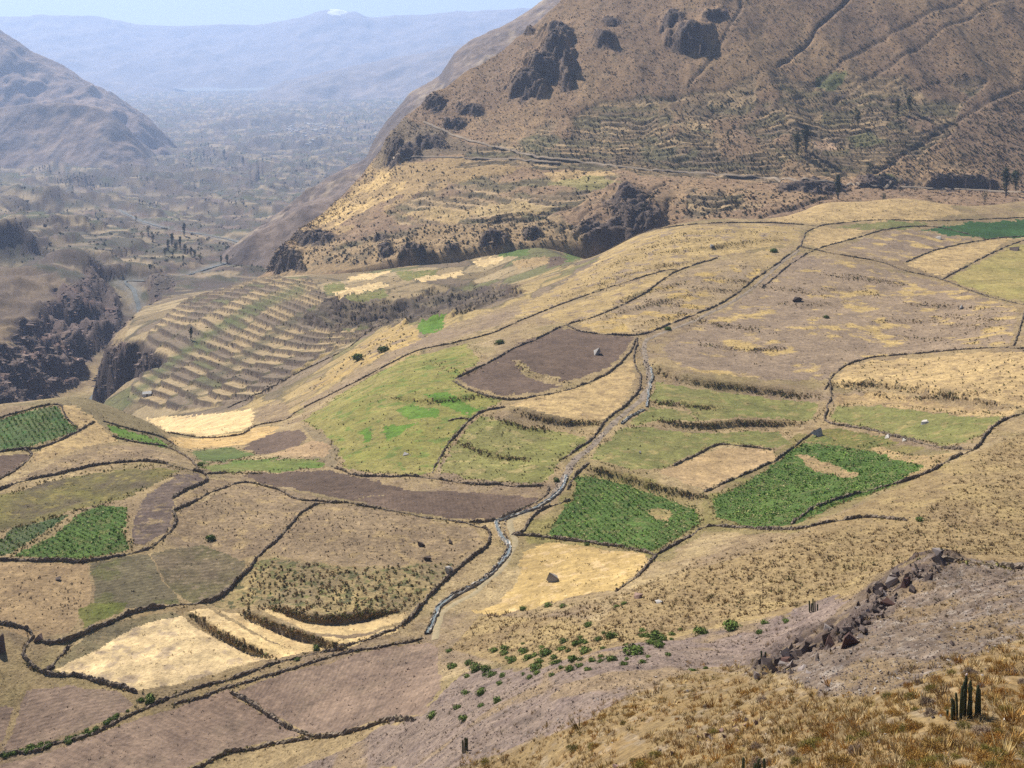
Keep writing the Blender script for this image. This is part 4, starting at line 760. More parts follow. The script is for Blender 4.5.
WALLS = [
('wall around the upper side of the green knoll crop',[(-40,432),(0,418),(20,412),(40,407),(59,405),(66,418),(78,428)],1.2),
('wall below the green knoll crop, climbing to the ridge',[(-40,458),(0,452),(25,449),(40,448),(70,436),(94,422)],1.3),
('short hooked wall round the small brown plot on the knoll',[(25,449),(32,455),(20,467),(0,479),(-40,498)],1.1),
('long dark wall arching over the left knoll above the mossy strip',[(-40,505),(0,490),(20,482),(60,474),(105,464),(150,462),(180,468),(200,473),(207,479),(198,486),(183,492),(173,499)],1.7),
('curved wall from the burnt slope up to the brown field',[(172,511),(190,503),(215,491),(240,483),(258,484)],1.3),
('wall curving under the solid green field on the left',[(172,511),(174,522),(166,536),(146,549),(110,558),(80,562),(40,560),(0,560),(-40,562)],1.5),
('thin wall along the bright green wedge behind the knoll',[(102,421),(130,429),(160,437),(178,447)],1.1),
('lower wall of the green wedge, running down to the basin',[(112,436),(128,441),(165,447),(190,460),(200,472)],1.1),
('wall along the top of the left dark ploughed field',[(206,474),(232,473),(262,474)],1.1),
('pale low wall between the brown grazed fields and dark soil',[(256,484),(275,489),(300,500),(345,503),(385,510),(430,518),(468,523)],1.0),
('diagonal dark wall splitting the two brown grazed fields',[(342,503),(322,503),(305,510),(292,524),(275,542),(258,557)],1.4),
('thick wall winding from the diagonal corner to the left boulder',[(257,558),(246,572),(222,597),(200,604),(172,607),(140,612),(110,622),(85,635),(65,642),(42,642)],1.8),
('wall over the long dark ploughed pair, below the pastures',[(335,468),(355,475),(380,477),(420,477),(460,483),(512,486),(543,486)],1.4),
('wall between the wide pasture and the yellow-green grazing field',[(432,473),(445,450),(465,425),(482,412),(505,407)],1.3),
('short wall spur inside the wide pasture',[(449,421),(458,419),(470,420)],1.0),
('wall curving under the dark boulder field to the track',[(453,381),(470,391),(505,400),(540,396),(580,386),(610,372),(630,352),(637,338)],1.5),
('long wall climbing from the basin along the pasture top',[(168,433),(205,438),(240,435),(256,426),(285,420),(300,410),(360,380),(412,353),(450,344)],1.3),
('long diagonal wall along the yellow strip, upper of two',[(450,344),(490,334),(520,321),(560,305),(602,290),(660,272),(678,270)],1.4),
('outer wall on the plateau rim above the lower terraces',[(228,408),(262,392),(300,372),(345,350),(368,332),(392,320)],1.4),
('long diagonal wall along the yellow strip, lower of two',[(454,379),(490,362),(516,348),(540,338),(566,325),(600,315),(640,296),(676,272),(718,258)],1.5),
('wall from the boulder field rising beside the stony track',[(566,325),(582,332),(610,335),(640,335),(670,324),(720,304),(758,277),(788,256),(800,246)],1.6),
('topmost curved wall along the plateau skyline',[(612,240),(636,233),(660,229),(700,224),(768,223),(818,226)],1.7),
('wall left of the sunken track beside the straw field',[(638,338),(634,360),(641,380),(634,398),(606,421),(594,437),(576,450),(562,459)],1.5),
('wall by the canal bend above the left corn field',[(588,464),(577,474),(567,490)],1.4),
('wall wrapping the left corner of the left corn field',[(571,500),(552,506),(535,515),(524,531),(512,534)],1.4),
('wall below the left corn field ending at the tan corner',[(512,534),(545,538),(590,543),(630,549),(657,555)],1.5),
('wall from the tan corner along the foot of the corn',[(657,555),(690,536),(706,527),(740,528),(770,530),(800,529),(830,522),(870,518),(908,521)],1.4),
('short wall running down from the tan corner',[(657,555),(646,567),(636,577),(615,592)],1.3),
('long wall along the lower edge of the right corn field',[(790,525),(820,506),(870,491),(920,476),(955,458),(976,448),(986,435),(1002,422),(1030,412),(1100,395)],1.6),
('wall between the square tan plot and right corn field',[(704,492),(732,480),(772,462),(800,442),(816,430)],1.4),
('short wall over the square tan fallow plot',[(672,466),(700,453),(720,445),(745,447),(772,450)],1.2),
('wall round the enclosed meadow by the grey boulder',[(829,378),(831,395),(826,410),(829,423),(870,430),(900,438),(940,448),(972,450)],1.6),
('wall under the huge fallow field at right',[(824,390),(840,369),(870,358),(902,355),(960,350),(1002,348),(1040,350),(1100,352)],1.3),
('short steep wall at the right edge below the track',[(1026,308),(1020,328),(1014,346)],1.4),
('stony double wall along the track to the right edge',[(800,247),(840,255),(880,262),(905,271),(940,279),(982,295),(1030,306),(1100,318)],1.5),
('wall from the track up to the far right boulder',[(943,279),(975,262),(1010,245),(1040,238),(1100,236)],1.4),
('wall below the emerald field at far right',[(905,262),(940,249),(985,240),(1030,236),(1100,234)],1.3),
('wall along the track fork past the green bush',[(762,288),(790,265),(815,250),(850,240),(890,229),(935,227),(985,239)],1.4),
('short wall closing the small straw plots',[(801,247),(806,233),(820,226)],1.3),
('wall behind the emerald field under the pale rise',[(818,226),(850,222),(885,220),(925,221),(966,220),(1040,217)],1.2),
('looped wall enclosing the corner by the left boulder',[(33,637),(25,646),(24,656),(31,668),(52,674),(80,677),(110,685),(138,693)],1.6),
('tiny cross wall beside the left boulder',[(69,645),(60,657),(48,669)],1.5),
('wall fragment at the left edge above the boulder',[(-20,622),(5,625),(24,629),(31,636)],1.6),
('long retaining wall from the bottom left up to the canal',[(-30,762),(0,755),(40,748),(90,735),(140,710),(170,697),(230,679),(300,657),(332,650),(362,641),(396,630)],.95),
('canal-side wall climbing past the brown boulders',[(396,630),(411,619),(430,596),(450,576),(474,556),(490,541),(486,530),(468,523)],1.7),
('lower wall above the big mauve ploughed field',[(172,705),(222,690),(282,672),(335,656),(384,647),(424,638)],.8),
('wall dividing the two mauve ploughed fields',[(231,692),(262,711),(290,729),(311,738)],1.4),
('dark wall under the big mauve ploughed field',[(311,738),(342,735),(382,723),(416,719)],1.7),
('rubble wall falling to the bottom edge at left',[(311,738),(272,745),(228,754),(190,772)],1.2),
('dark stone wall on the crest right of the outcrop',[(940,560),(975,563),(1010,568),(1045,571),(1100,573)],1.2),
('wall left of the canal where it drops to the fields',[(505,534),(508,548),(498,565),(474,586),(444,600),(433,615),(426,634)],1.5),
('wall along the far side of the lower canal',[(548,487),(543,498),(515,512),(494,521),(470,523)],1.4),
]
for lab, ln, h in WALLS:
    W, q = ground_line(ln, dmax=1000, seg=.45)
    tag(obj('stone_wall', wall_mesh('stone_wall', W, q, h*.47, .25)), 'dry-stone '+lab, 'wall', 'dry-stone field walls', 'thing')

# ------------------------------------------------------------------ track, canal, road, river
def ribbon(name, W, wid, mat, lift=.06, skirt=0.0, S=None, wob=.2):
    n = len(W); T = np.gradient(W[:, :2], axis=0); T /= np.linalg.norm(T, axis=1)[:, None]+1e-9; Nn = np.stack([-T[:, 1], T[:, 0]], 1)
    s_ = np.arange(n); ks = np.linspace(-1, 1, 5); V_ = np.zeros((n, 5, 3))
    for k_, a in enumerate(ks):
        wv = wid*(1+wob*fbm(s_/6.0, s_*0.0+k_, 3, 921)); V_[:, k_, :2] = W[:, :2]+Nn*(a*wv)[:, None]
        V_[:, k_, 2] = (np.array([S.z_at(x, y) for x, y in V_[:, k_, :2]]) if S else W[:, 2])+lift
    if skirt: V_[:, 0, 2] -= skirt; V_[:, -1, 2] -= skirt
    id_ = np.arange(n*5).reshape(n, 5)
    return mesh(name, V_.reshape(-1, 3), np.stack([id_[:-1, 1:], id_[:-1, :-1], id_[1:, :-1], id_[1:, 1:]], -1).reshape(-1, 4), mat)
M_track = plain_mat('stony_track', (.27,.215,.165), (.145,.115,.085), .45, .3)
M_conc = plain_mat('canal_stone', (.55,.51,.46), (.20,.17,.135), .5, .05)
M_road = plain_mat('road_dust', (.31,.245,.18), (.25,.195,.145), .08, .05)
W, q = ground_line([(800,250),(782,262),(760,282),(735,300),(700,318),(665,332),(645,342),(646,362),(650,380),(643,398),(622,415),(606,432),(592,446),(578,458),(568,472),(560,488),(548,500)], seg=.8)
tag(obj('track', ribbon('track', W, 1.8, M_track, .08, .25, G, .6)), kind='structure')
W, q = ground_line([(548,500),(530,511),(510,521),(515,540),(512,552),(500,570),(475,592),(450,606),(438,622),(434,640)], seg=.8)
tag(obj('path', ribbon('path', W, 1.3, plain_mat('path_dust', (.33,.26,.16), (.24,.20,.12), .9, .2), .08, .25, G)), kind='structure')
def channel(name, W, wid, label):
    """open stone channel: two kerbs and a bed with water"""
    n = len(W); T = np.gradient(W[:, :2], axis=0); T /= np.linalg.norm(T, axis=1)[:, None]+1e-9; Nn = np.stack([-T[:, 1], T[:, 0]], 1)
    prof = [(-1.5, -.3), (-1.45, .42), (-1.0, .45), (-.95, .12), (.95, .12), (1.0, .45), (1.45, .42), (1.5, -.3)]
    V_ = np.zeros((n, 8, 3)); r = np.random.default_rng(5)
    for k_, (a, b) in enumerate(prof):
        V_[:, k_, :2] = W[:, :2]+Nn*(a*wid+r.normal(0, .13, n))[:, None]; V_[:, k_, 2] = W[:, 2]+b*r.uniform(.5, 1.4, n)+r.normal(0, .06, n)+.12
    id_ = np.arange(n*8).reshape(n, 8); root = obj(name, None); tag(root, label, 'canal', 'stone water channels')
    p = W[0]; root.location = p
    obj('stone_channel', mesh('stone_channel', V_.reshape(-1, 3)-p, np.stack([id_[:-1, 1:], id_[:-1, :-1], id_[1:, :-1], id_[1:, 1:]], -1).reshape(-1, 4), M_conc, smooth=False), root)
    Wv = np.stack([np.column_stack([W[:, :2]+Nn*(a*wid), W[:, 2]+.40]) for a in (-.93, .93)], 1); i2 = np.arange(n*2).reshape(n, 2)
    obj('water', mesh('water', Wv.reshape(-1, 3)-p, np.stack([i2[:-1, 1], i2[:-1, 0], i2[1:, 0], i2[1:, 1]], -1), M_water), root)
M_water, t_, b_ = nodes('water', .08); b_.inputs['Base Color'].default_value = (.16,.18,.17,1); b_.inputs['Specular IOR Level'].default_value = .5
co_ = N(t_, 'ShaderNodeTexCoord').outputs['Object']; bump(t_, b_, noise_tex(t_, co_, .8, 3), .25, .2)
for ln, wd, lb in (([(652,367),(651,380),(648,396),(647,407)],.55,'short pale stone canal beside the upper track'),
               ([(644,410),(632,416),(622,424)],.5,'small canal piece bending off the upper track'),
               ([(566,476),(563,486),(557,494),(545,503),(525,512),(506,519),(496,521)],.6,'pale canal curving past the left corn field'),
               ([(496,522),(500,532),(506,541),(508,551),(500,564),(482,581),(462,593),(446,602),(437,612),(432,624),(427,634)],.7,'long pale stone canal winding down to the mauve fields')):
    W, q = ground_line(ln, seg=.8); channel('canal', W, wd*.55, lb)
# road across the mountain
for nm, ln, wd in (('dirt_road',[(424,122),(440,129),(465,139),(500,148),(540,157),(590,163),(640,169),(700,173),(760,178),(815,181),(860,186)],2.2),('dirt_road',[(868,185),(905,187),(950,189),(985,191),(1030,193),(1100,196)],2.6),('dirt_road',[(392,158),(420,157),(460,158),(520,160),(560,163)],1.6)):
    W, q = ground_line(ln, H, 4.0, 0, 1600); W[:, 2] += .8
    tag(obj(nm, ribbon(nm, W, wd, M_road, .5, 1.5)), kind='structure')
# river water
n_ = len(riv_s); dd_ = np.concatenate([[0], np.cumsum(np.linalg.norm(np.diff(riv_s, axis=0), axis=1))]); qq = np.arange(0, dd_[-1], 6.0)
W = np.stack([np.interp(qq, dd_, riv_s[:, 0]), np.interp(qq, dd_, riv_s[:, 1]), qq*0], 1)
W[:, 2] = [G.z_at(a, b)+.8 for a, b in W[:, :2]]; kk_ = np.ones(9)/9; W[4:-4, 2] = np.convolve(W[:, 2], kk_, 'valid')+.3
tag(obj('river', ribbon('river', W, 2.6, plain_mat('river_water', (.15,.16,.16), (.09,.10,.105), .03, 0, .9), 0, 0, wob=1.4)), kind='structure')

# ------------------------------------------------------------------ vegetation and stones
def leafy(name, sub=.0, var=.25):
    m, t, b = nodes(name, .9)
    a = N(t, 'ShaderNodeAttribute', attribute_name='Col').outputs['Color']
    oi = N(t, 'ShaderNodeObjectInfo').outputs['Random']
    c = mix(t, 1.0, a, ramp(t, oi, 0, 1, (1-var, 1-var, 1-var, 1), (1+var, 1+var*.8, 1+var*.6, 1)), 'MULTIPLY')
    t.links.new(c, b.inputs['Base Color']); return m
M_leaf = leafy('leaves'); M_straw = leafy('dry_stems'); M_rockc = leafy('rock_face', var=.15)
def leaf_cloud(n, rad, size, cols, seed, flat=.75, lumps=5, core=True):
    """many small leaf faces through a lumpy volume; returns V, F, colours"""
    r = np.random.default_rng(seed); L = r.normal(size=(lumps, 3)); L /= np.linalg.norm(L, axis=1)[:, None]
    L *= rad*.45*np.array((1, 1, flat)); L[:, 2] = np.abs(L[:, 2])*.8+rad*.35*flat; lr = rad*r.uniform(.42, .68, lumps)
    i = r.integers(0, lumps, n); d = r.normal(size=(n, 3)); d /= np.linalg.norm(d, axis=1)[:, None]
    P = L[i]+d*(lr[i]*r.uniform(.75, 1.05, n))[:, None]*np.array((1, 1, flat)); P[:, 2] = np.maximum(P[:, 2], .03*rad)
    a = np.cross(d, r.normal(size=(n, 3))); a /= np.linalg.norm(a, axis=1)[:, None]+1e-9; b = np.cross(d, a)+r.normal(size=(n, 3))*.5
    b /= np.linalg.norm(b, axis=1)[:, None]; s_ = size*r.uniform(.6, 1.3, n)[:, None]
    V_ = np.stack([P-a*s_, P+a*s_*.9-b*s_*.5, P+b*s_*1.1], 1).reshape(-1, 3); Fq = np.arange(n*3).reshape(n, 3)
    c = np.array(cols)[r.integers(0, len(cols), n)]*r.uniform(.75, 1.25, n)[:, None]
    return V_, Fq, np.repeat(c, 3, 0)
def lump(seed, rad=(1, 1, 1), cut=.35, sub=2, cols=((.2,.16,.14),), facet=True):
    """angular boulder: jittered icosphere, cut by random planes"""
    import bmesh
    r = np.random.default_rng(seed); n = {1: 7, 2: 8, 3: 10}[sub]; d = r.normal(size=(n, 3)); d /= np.linalg.norm(d, axis=1)[:, None]
    d *= r.uniform(.55, 1.35, n)[:, None]; bm = bmesh.new()
    for a in d: bm.verts.new(a)
    h_ = bmesh.ops.convex_hull(bm, input=bm.verts); bmesh.ops.delete(bm, geom=[v for v in bm.verts if not v.link_faces], context='VERTS')
    bm.verts.index_update(); V_ = np.array([v.co[:] for v in bm.verts]); Fq = np.array([[v.index for v in f.verts] for f in bm.faces]); bm.free()
    V_ *= np.array(rad)*r.uniform(.9, 1.2, 3); V_[:, 2] += rad[2]*.55
    c = np.array(cols)[r.integers(0, len(cols), len(V_))]*r.uniform(.85, 1.15, len(V_))[:, None]
    return V_, Fq, c
def merge(parts):
    Vs, Fs, Cs, o_ = [], [], [], 0
    for v, f, c in parts: Vs.append(v); Fs.append(f+o_); Cs.append(c); o_ += len(v)
    return np.vstack(Vs), np.vstack(Fs), np.vstack(Cs)
def scatter(name, templates, P, scale, cols, mat, kind='stuff', label=None, cat=None, tilt=.0, seed=1):
    """one mesh of many small pieces at the points P (uncountable ground cover)"""
    r = np.random.default_rng(seed); parts = []; pick = r.integers(0, len(templates), len(P)); P = np.asarray(P)
    for k_, (v, f, c) in enumerate(templates):
        ix = np.nonzero(pick == k_)[0]
        if not len(ix): continue
        a = r.uniform(0, 6.283, len(ix)); ca, sa = np.cos(a)[:, None], np.sin(a)[:, None]; s_ = np.asarray(scale)[ix][:, None]
        x = (v[None, :, 0]*ca-v[None, :, 1]*sa)*s_+P[ix, 0][:, None]; y = (v[None, :, 0]*sa+v[None, :, 1]*ca)*s_+P[ix, 1][:, None]
        z = v[None, :, 2]*s_*r.uniform(.8, 1.2, len(ix))[:, None]+P[ix, 2][:, None]
        V_ = np.stack([x, y, z], -1).reshape(-1, 3); Fq = (f[None]+(np.arange(len(ix))*len(v))[:, None, None]).reshape(-1, 3)
        cc = (np.asarray(cols)[ix][:, None, :]*c[None]).reshape(-1, 3); parts.append((V_, Fq, cc))
    V_, Fq, cc = merge(parts); o_ = obj(name, mesh(name, V_, Fq, mat, np.clip(cc, .005, .9), smooth=False)); return tag(o_, label, cat, kind=kind)
def pix_in(poly, n, seed):
    r = np.random.default_rng(seed); p = np.array(poly); lo, hi = p.min(0), p.max(0); o_ = []
    while len(o_) < n:
        q = r.uniform(lo, hi, (n*2, 2)); q = q[in_poly(q[:, 0], q[:, 1], poly)]; o_ += [tuple(a) for a in q]
    return o_[:n]
def tuft(nb, h, spread, wd, seed, lean=.55):
    r = np.random.default_rng(seed); V_, Fq, c = [], [], []
    for k_ in range(nb):
        a = r.uniform(0, 6.283); q = r.uniform(0, 1)**.5; bx_, by = np.cos(a)*q*spread*.45, np.sin(a)*q*spread*.45
        a2 = a+r.normal(0, .5); hh = h*r.uniform(.55, 1.1)*(1-.25*q); ln = lean*q*spread+.08*spread
        tx, ty = bx_+np.cos(a2)*ln, by+np.sin(a2)*ln; pa = r.uniform(0, 3.14); dx, dy = np.cos(pa)*wd, np.sin(pa)*wd
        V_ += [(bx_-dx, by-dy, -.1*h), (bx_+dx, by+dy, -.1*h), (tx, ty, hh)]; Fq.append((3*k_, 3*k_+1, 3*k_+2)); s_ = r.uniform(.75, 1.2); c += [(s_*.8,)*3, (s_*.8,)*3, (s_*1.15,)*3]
    return np.array(V_), np.array(Fq), np.array(c)
def rockbit(seed):
    v, f, c = lump(seed, (1, .8, .6), sub=1, cols=((1., 1., 1.),)); return v, f, c
def shrublet(seed):
    v, f, c = leaf_cloud(14, 1.0, .55, ((1., 1., 1.),), seed, .9, 3); return v, f, c
def tint(n, cols, seed, var=.18):
    r = np.random.default_rng(seed); c = np.array(cols)[r.integers(0, len(cols), n)]; return c*(1+r.normal(0, var, n))[:, None]
def hits(S, pts, dmin=0, dmax=1e9): return np.array([S.hit(a, b, dmin, dmax)[:] for a, b in pts])
RG = np.random.default_rng(11)
# --- foreground grass
NEARP = [(400,800),(470,760),(560,728),(700,668),(770,664),(800,690),(860,700),(960,662),(1060,625),(1060,800)]
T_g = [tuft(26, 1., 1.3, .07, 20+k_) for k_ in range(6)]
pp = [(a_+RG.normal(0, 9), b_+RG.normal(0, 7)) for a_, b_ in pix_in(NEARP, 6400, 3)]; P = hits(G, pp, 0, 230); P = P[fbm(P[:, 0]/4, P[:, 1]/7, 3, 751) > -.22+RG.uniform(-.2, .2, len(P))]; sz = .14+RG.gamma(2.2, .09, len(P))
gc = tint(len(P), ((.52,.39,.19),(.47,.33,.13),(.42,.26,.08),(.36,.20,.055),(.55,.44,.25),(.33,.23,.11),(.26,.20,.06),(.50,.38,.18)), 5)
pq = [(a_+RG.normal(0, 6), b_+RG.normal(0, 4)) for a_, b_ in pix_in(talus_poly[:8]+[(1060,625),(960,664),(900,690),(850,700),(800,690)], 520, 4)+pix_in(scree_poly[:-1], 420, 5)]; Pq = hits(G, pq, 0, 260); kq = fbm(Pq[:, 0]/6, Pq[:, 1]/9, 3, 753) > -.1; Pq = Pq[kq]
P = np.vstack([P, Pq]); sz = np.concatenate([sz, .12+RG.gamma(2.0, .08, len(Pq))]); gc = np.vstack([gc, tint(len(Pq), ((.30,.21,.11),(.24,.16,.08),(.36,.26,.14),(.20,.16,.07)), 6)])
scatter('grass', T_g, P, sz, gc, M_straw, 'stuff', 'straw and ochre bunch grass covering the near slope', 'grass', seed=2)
# --- dry tussocks on the slope beyond the outcrop and round the scree
T_s = [tuft(11, 1., 1.2, .16, 40+k_) for k_ in range(5)]
MIDP = [(450,650),(480,615),(600,600),(640,585),(700,560),(790,536),(910,526),(1000,440),(1060,420),(1060,560),(930,552),(870,578),(800,606),(690,630),(560,655)]
pp = pix_in(MIDP, 5200, 6); P = hits(G, pp, 150, 420); sz = .14+RG.gamma(2.0, .11, len(P))
gc = tint(len(P), ((.34,.24,.12),(.27,.185,.09),(.38,.27,.13),(.23,.155,.08),(.46,.34,.17),(.23,.19,.075)), 8)
scatter('dry_grass', T_s, P, sz, gc, M_straw, 'stuff', 'brown dry tussocks on the slope behind the rock outcrop', 'grass', seed=3)
# --- low scrub over the mesa: along banks, walls and in rough fields
T_b = [shrublet(60+k_) for k_ in range(6)]
P, sz, gc = [], [], []
SCR = [(.17,.14,.07),(.13,.12,.055),(.23,.165,.09),(.17,.165,.06),(.27,.19,.10),(.33,.24,.12)]
def add_line(ln, n, wpx, s0, s1, cols, seed, S=G, dmin=0, dmax=1010):
    r = np.random.default_rng(seed); L = spline(ln, 8); d = np.concatenate([[0], np.cumsum(np.linalg.norm(np.diff(L, axis=0), axis=1))]); q = r.uniform(0, d[-1], n*2); q = q[vnoise(q/11.0, q*0+seed*3.7, 5) > r.uniform(.15, .75, len(q))]; q = np.concatenate([q, r.uniform(0, d[-1], n//5)])
    for a in q: 
        P.append(S.hit(np.interp(a, d, L[:, 0])+r.normal(0, wpx), np.interp(a, d, L[:, 1])+r.normal(0, wpx*.5), dmin, dmax)[:]); sz.append(r.uniform(s0, s1)); gc.append(np.array(cols[r.integers(len(cols))])*r.uniform(.7, 1.3))
for i_, (ln, h) in enumerate(BANKS): add_line(ln, int(6+sum(np.hypot(ln[k_+1][0]-ln[k_][0], ln[k_+1][1]-ln[k_][1]) for k_ in range(len(ln)-1))*(1.1 if h > 1.1 else .7)), 2.8, .12, .6, SCR, 100+i_)
for i_, (lab, ln, h) in enumerate(WALLS): add_line(ln, int(sum(np.hypot(ln[k_+1][0]-ln[k_][0], ln[k_+1][1]-ln[k_][1]) for k_ in range(len(ln)-1))*.2), 2.8, .15, .42, SCR+[(.20,.18,.06)], 200+i_)
for i_, (poly, n, s0, s1, cols) in enumerate((
   ([(262,556),(350,568),(455,564),(425,597),(408,612),(330,618),(235,608)], 420, .4, 1.0, SCR),
   ([(266,553),(310,511),(390,512),(484,540),(455,564)], 170, .25, .6, [(.17,.125,.075),(.14,.10,.06)]),
   ([(177,512),(240,485),(335,501),(262,552),(182,540)], 120, .25, .6, [(.17,.125,.075),(.14,.10,.06)]),
   ([(0,564),(84,563),(88,608),(32,640),(0,628)], 60, .25, .6, [(.17,.125,.075),(.14,.10,.06)]),
   ([(440,472),(482,416),(590,440),(548,482)], 90, .3, .8, [(.13,.13,.05),(.10,.10,.04),(.16,.13,.06)]),
   ([(302,420),(412,355),(480,362),(500,402),(434,472),(345,467)], 90, .3, .8, [(.13,.13,.05),(.10,.10,.04),(.17,.13,.07)]),
   ([(664,346),(800,254),(1018,308),(1010,344),(826,380)], 150, .3, .9, [(.13,.10,.055),(.18,.14,.06)]),
   ([(834,384),(872,361),(1024,352),(1024,408)], 190, .3, 1.0, SCR),
   ([(572,323),(678,274),(795,246),(716,303),(640,333)], 150, .4, 1.0, SCR),
   ([(524,318),(600,262),(700,226),(800,228),(718,257)], 200, .4, 1.1, SCR),
   ([(930,310),(1010,305),(1015,345),(940,345)], 70, .4, 1.0, SCR),
   ([(300,396),(352,352),(405,322),(420,340),(345,376)], 60, .6, 1.6, [(.17,.14,.09),(.13,.115,.06)]),
   ([(836,450),(880,440),(900,446),(850,452)], 20, .4, .8, [(.12,.13,.04)]),
   ([(128,398),(185,302),(330,264),(420,264),(520,245),(600,258),(430,308),(330,352),(255,400)], 420, .5, 1.5, [(.10,.095,.05),(.085,.10,.045),(.14,.11,.065)]),
   ([(325,302),(380,300),(440,288),(525,288),(470,312),(330,328)], 160, .8, 2.0, [(.075,.075,.045),(.10,.09,.055)]),
   ([(60,410),(150,424),(178,446),(110,440)], 50, .3, .7, SCR),
   ([(0,486),(110,447),(178,461),(60,473)], 70, .3, .6, SCR),
   ([(768,221),(885,196),(960,212),(870,221)], 60, .5, 1.2, SCR),
   ([(640,600),(780,556),(930,480),(1024,430),(1024,540),(860,575),(700,620)], 260, .25, .6, [(.12,.125,.045),(.16,.12,.06)]))):
    for a in pix_in(poly, int(n*1.5), 300+i_): P.append(G.hit(a[0], a[1], 60, 1150)[:]); sz.append(RG.uniform(s0, s1)*.55); gc.append(np.array(cols[RG.integers(len(cols))])*RG.uniform(.7, 1.3))
# --- yellow grass fringes along the banks and walls
P3, s3, c3_ = P, sz, gc; P, sz, gc = [], [], []
for i_, (ln, h) in enumerate(BANKS): add_line(ln, int(6+sum(np.hypot(ln[k_+1][0]-ln[k_][0], ln[k_+1][1]-ln[k_][1]) for k_ in range(len(ln)-1))*1.5), 4.5, .14, .4, [(.52,.38,.15),(.46,.34,.16),(.40,.28,.10),(.30,.24,.08)], 150+i_)
for i_, (lab, ln, h) in enumerate(WALLS): add_line(ln, int(sum(np.hypot(ln[k_+1][0]-ln[k_][0], ln[k_+1][1]-ln[k_][1]) for k_ in range(len(ln)-1))*.55), 3.2, .12, .32, [(.46,.34,.15),(.38,.28,.12),(.30,.25,.08),(.22,.19,.06)], 250+i_)
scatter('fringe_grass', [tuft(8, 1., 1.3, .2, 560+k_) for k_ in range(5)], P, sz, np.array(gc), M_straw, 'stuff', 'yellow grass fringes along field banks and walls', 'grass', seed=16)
P, sz, gc = P3, s3, c3_
# --- rows of crop plants
def rows_in(poly, ang, sr, sp, seed, dmax=520):
    r = np.random.default_rng(seed); W_ = np.array([G.hit(a, b, 60, dmax)[:2] for a, b in poly]); c_ = W_.mean(0); R_ = np.linalg.norm(W_-c_, axis=1).max(); ca, sa = math.cos(ang), math.sin(ang); o_ = []
    u = np.arange(-R_, R_, sr); v = np.arange(-R_, R_, sp); U, Vv = np.meshgrid(u, v); U = U.ravel()+r.normal(0, sr*.12, U.size); Vv = Vv.ravel()+r.normal(0, sp*.3, Vv.size)
    x = c_[0]+U*ca-Vv*sa; y = c_[1]+U*sa+Vv*ca; m = in_poly(x, y, [tuple(a) for a in W_]) & (fbm(x/6, y/6, 3, seed) > -.35+r.uniform(-.25, .25, x.size))
    return [(a, b, G.z_at(a, b)) for a, b in zip(x[m], y[m])]
def small_plant(seed):
    return leaf_cloud(5, 1.0, .8, ((1., 1., 1.),), seed, 1.1, 2)
T_c = [small_plant(700+k_) for k_ in range(5)]; P2 = []
for k_, (key, ang) in enumerate((('green corn field with a bare patch', .25), ('green corn field right of', .35), ('solid dark green crop', .9), ('narrow grey-green crop strip left', .9), ('patchy green crop on the left knoll', .6))):
    f = next(f for f in FIELDS if f[1].startswith(key)); P2 += rows_in(f[4], ang, 1.7, .4, 720+k_)
keep_out = [next(f for f in FIELDS if f[1].startswith(k_))[4] for k_ in ('round bare patch', 'bare tan strip crossing', 'tan baulk at the far')]
P2 = np.array(P2); pxs = 512+F*P2[:, 0]/P2[:, 1]; rws = YH-F*P2[:, 2]/P2[:, 1]
for k_ in keep_out: m = ~in_poly(pxs+RG.normal(0, 2.5, len(pxs)), rws+RG.normal(0, 1.5, len(pxs)), k_) | (RG.uniform(0, 1, len(pxs)) < .12); P2, pxs, rws = P2[m], pxs[m], rws[m]
scatter('crop_plants', T_c, P2, .1+RG.gamma(2.0, .07, len(P2)), tint(len(P2), ((.115,.205,.032),(.145,.24,.040),(.09,.165,.028),(.19,.255,.06),(.33,.31,.15)), 15), M_leaf, 'stuff', 'rows of leafy crop plants in the dark green fields', 'crop', seed=8)
for k_, f in enumerate(f for f in FIELDS if f[0] in ('crop_field', 'pasture') and f[4][0][1] > 330):
    ln = f[4]+[f[4][0]]; L_ = sum(np.hypot(ln[i][0]-ln[i+1][0], ln[i][1]-ln[i+1][1]) for i in range(len(ln)-1)); add_line(ln, int(L_*.55), 2.2, .12, .42, [(.17,.16,.05),(.13,.14,.045),(.22,.18,.07),(.28,.21,.09)], 740+k_)
scatter('field_weeds', T_b, P, sz, np.array(gc), M_leaf, 'stuff', 'weeds and low scrub along field banks and walls', 'scrub', seed=4)
# --- scrub on the mountain
P, sz, gc = [], [], []
for i_, (poly, n, s0, s1) in enumerate((([(400,122),(560,10),(640,0),(1040,0),(1040,180),(880,176),(700,170),(520,156),(420,150)], 7500, .4, 1.25),
   ([(860,172),(940,130),(1040,80),(1040,190),(900,190)], 1300, .6, 1.5),([(640,172),(780,178),(930,140),(940,100),(800,92),(600,118),(500,150)], 1600, .5, 1.4),
   ([(280,268),(330,240),(420,226),(540,214),(590,240),(480,254),(380,262)], 600, .7, 1.8),([(300,240),(380,165),(520,165),(640,180),(560,212),(400,225)], 420, .6, 1.6),([(660,222),(690,190),(860,190),(760,215)], 260, .7, 1.8))):
    for a in pix_in(poly, n, 500+i_): P.append(H.hit(a[0], a[1])[:]); sz.append(RG.uniform(s0, s1)); gc.append(np.array(((.085,.075,.05),(.07,.07,.045),(.11,.085,.06),(.075,.085,.045))[RG.integers(4)])*RG.uniform(.8, 1.3))
for i_, (ln, dep, wd) in enumerate(GUL): add_line(ln, 45, 1.8, .6, 1.6, [(.07,.075,.045),(.09,.08,.05)], 600+i_, H, 0, 1e9)
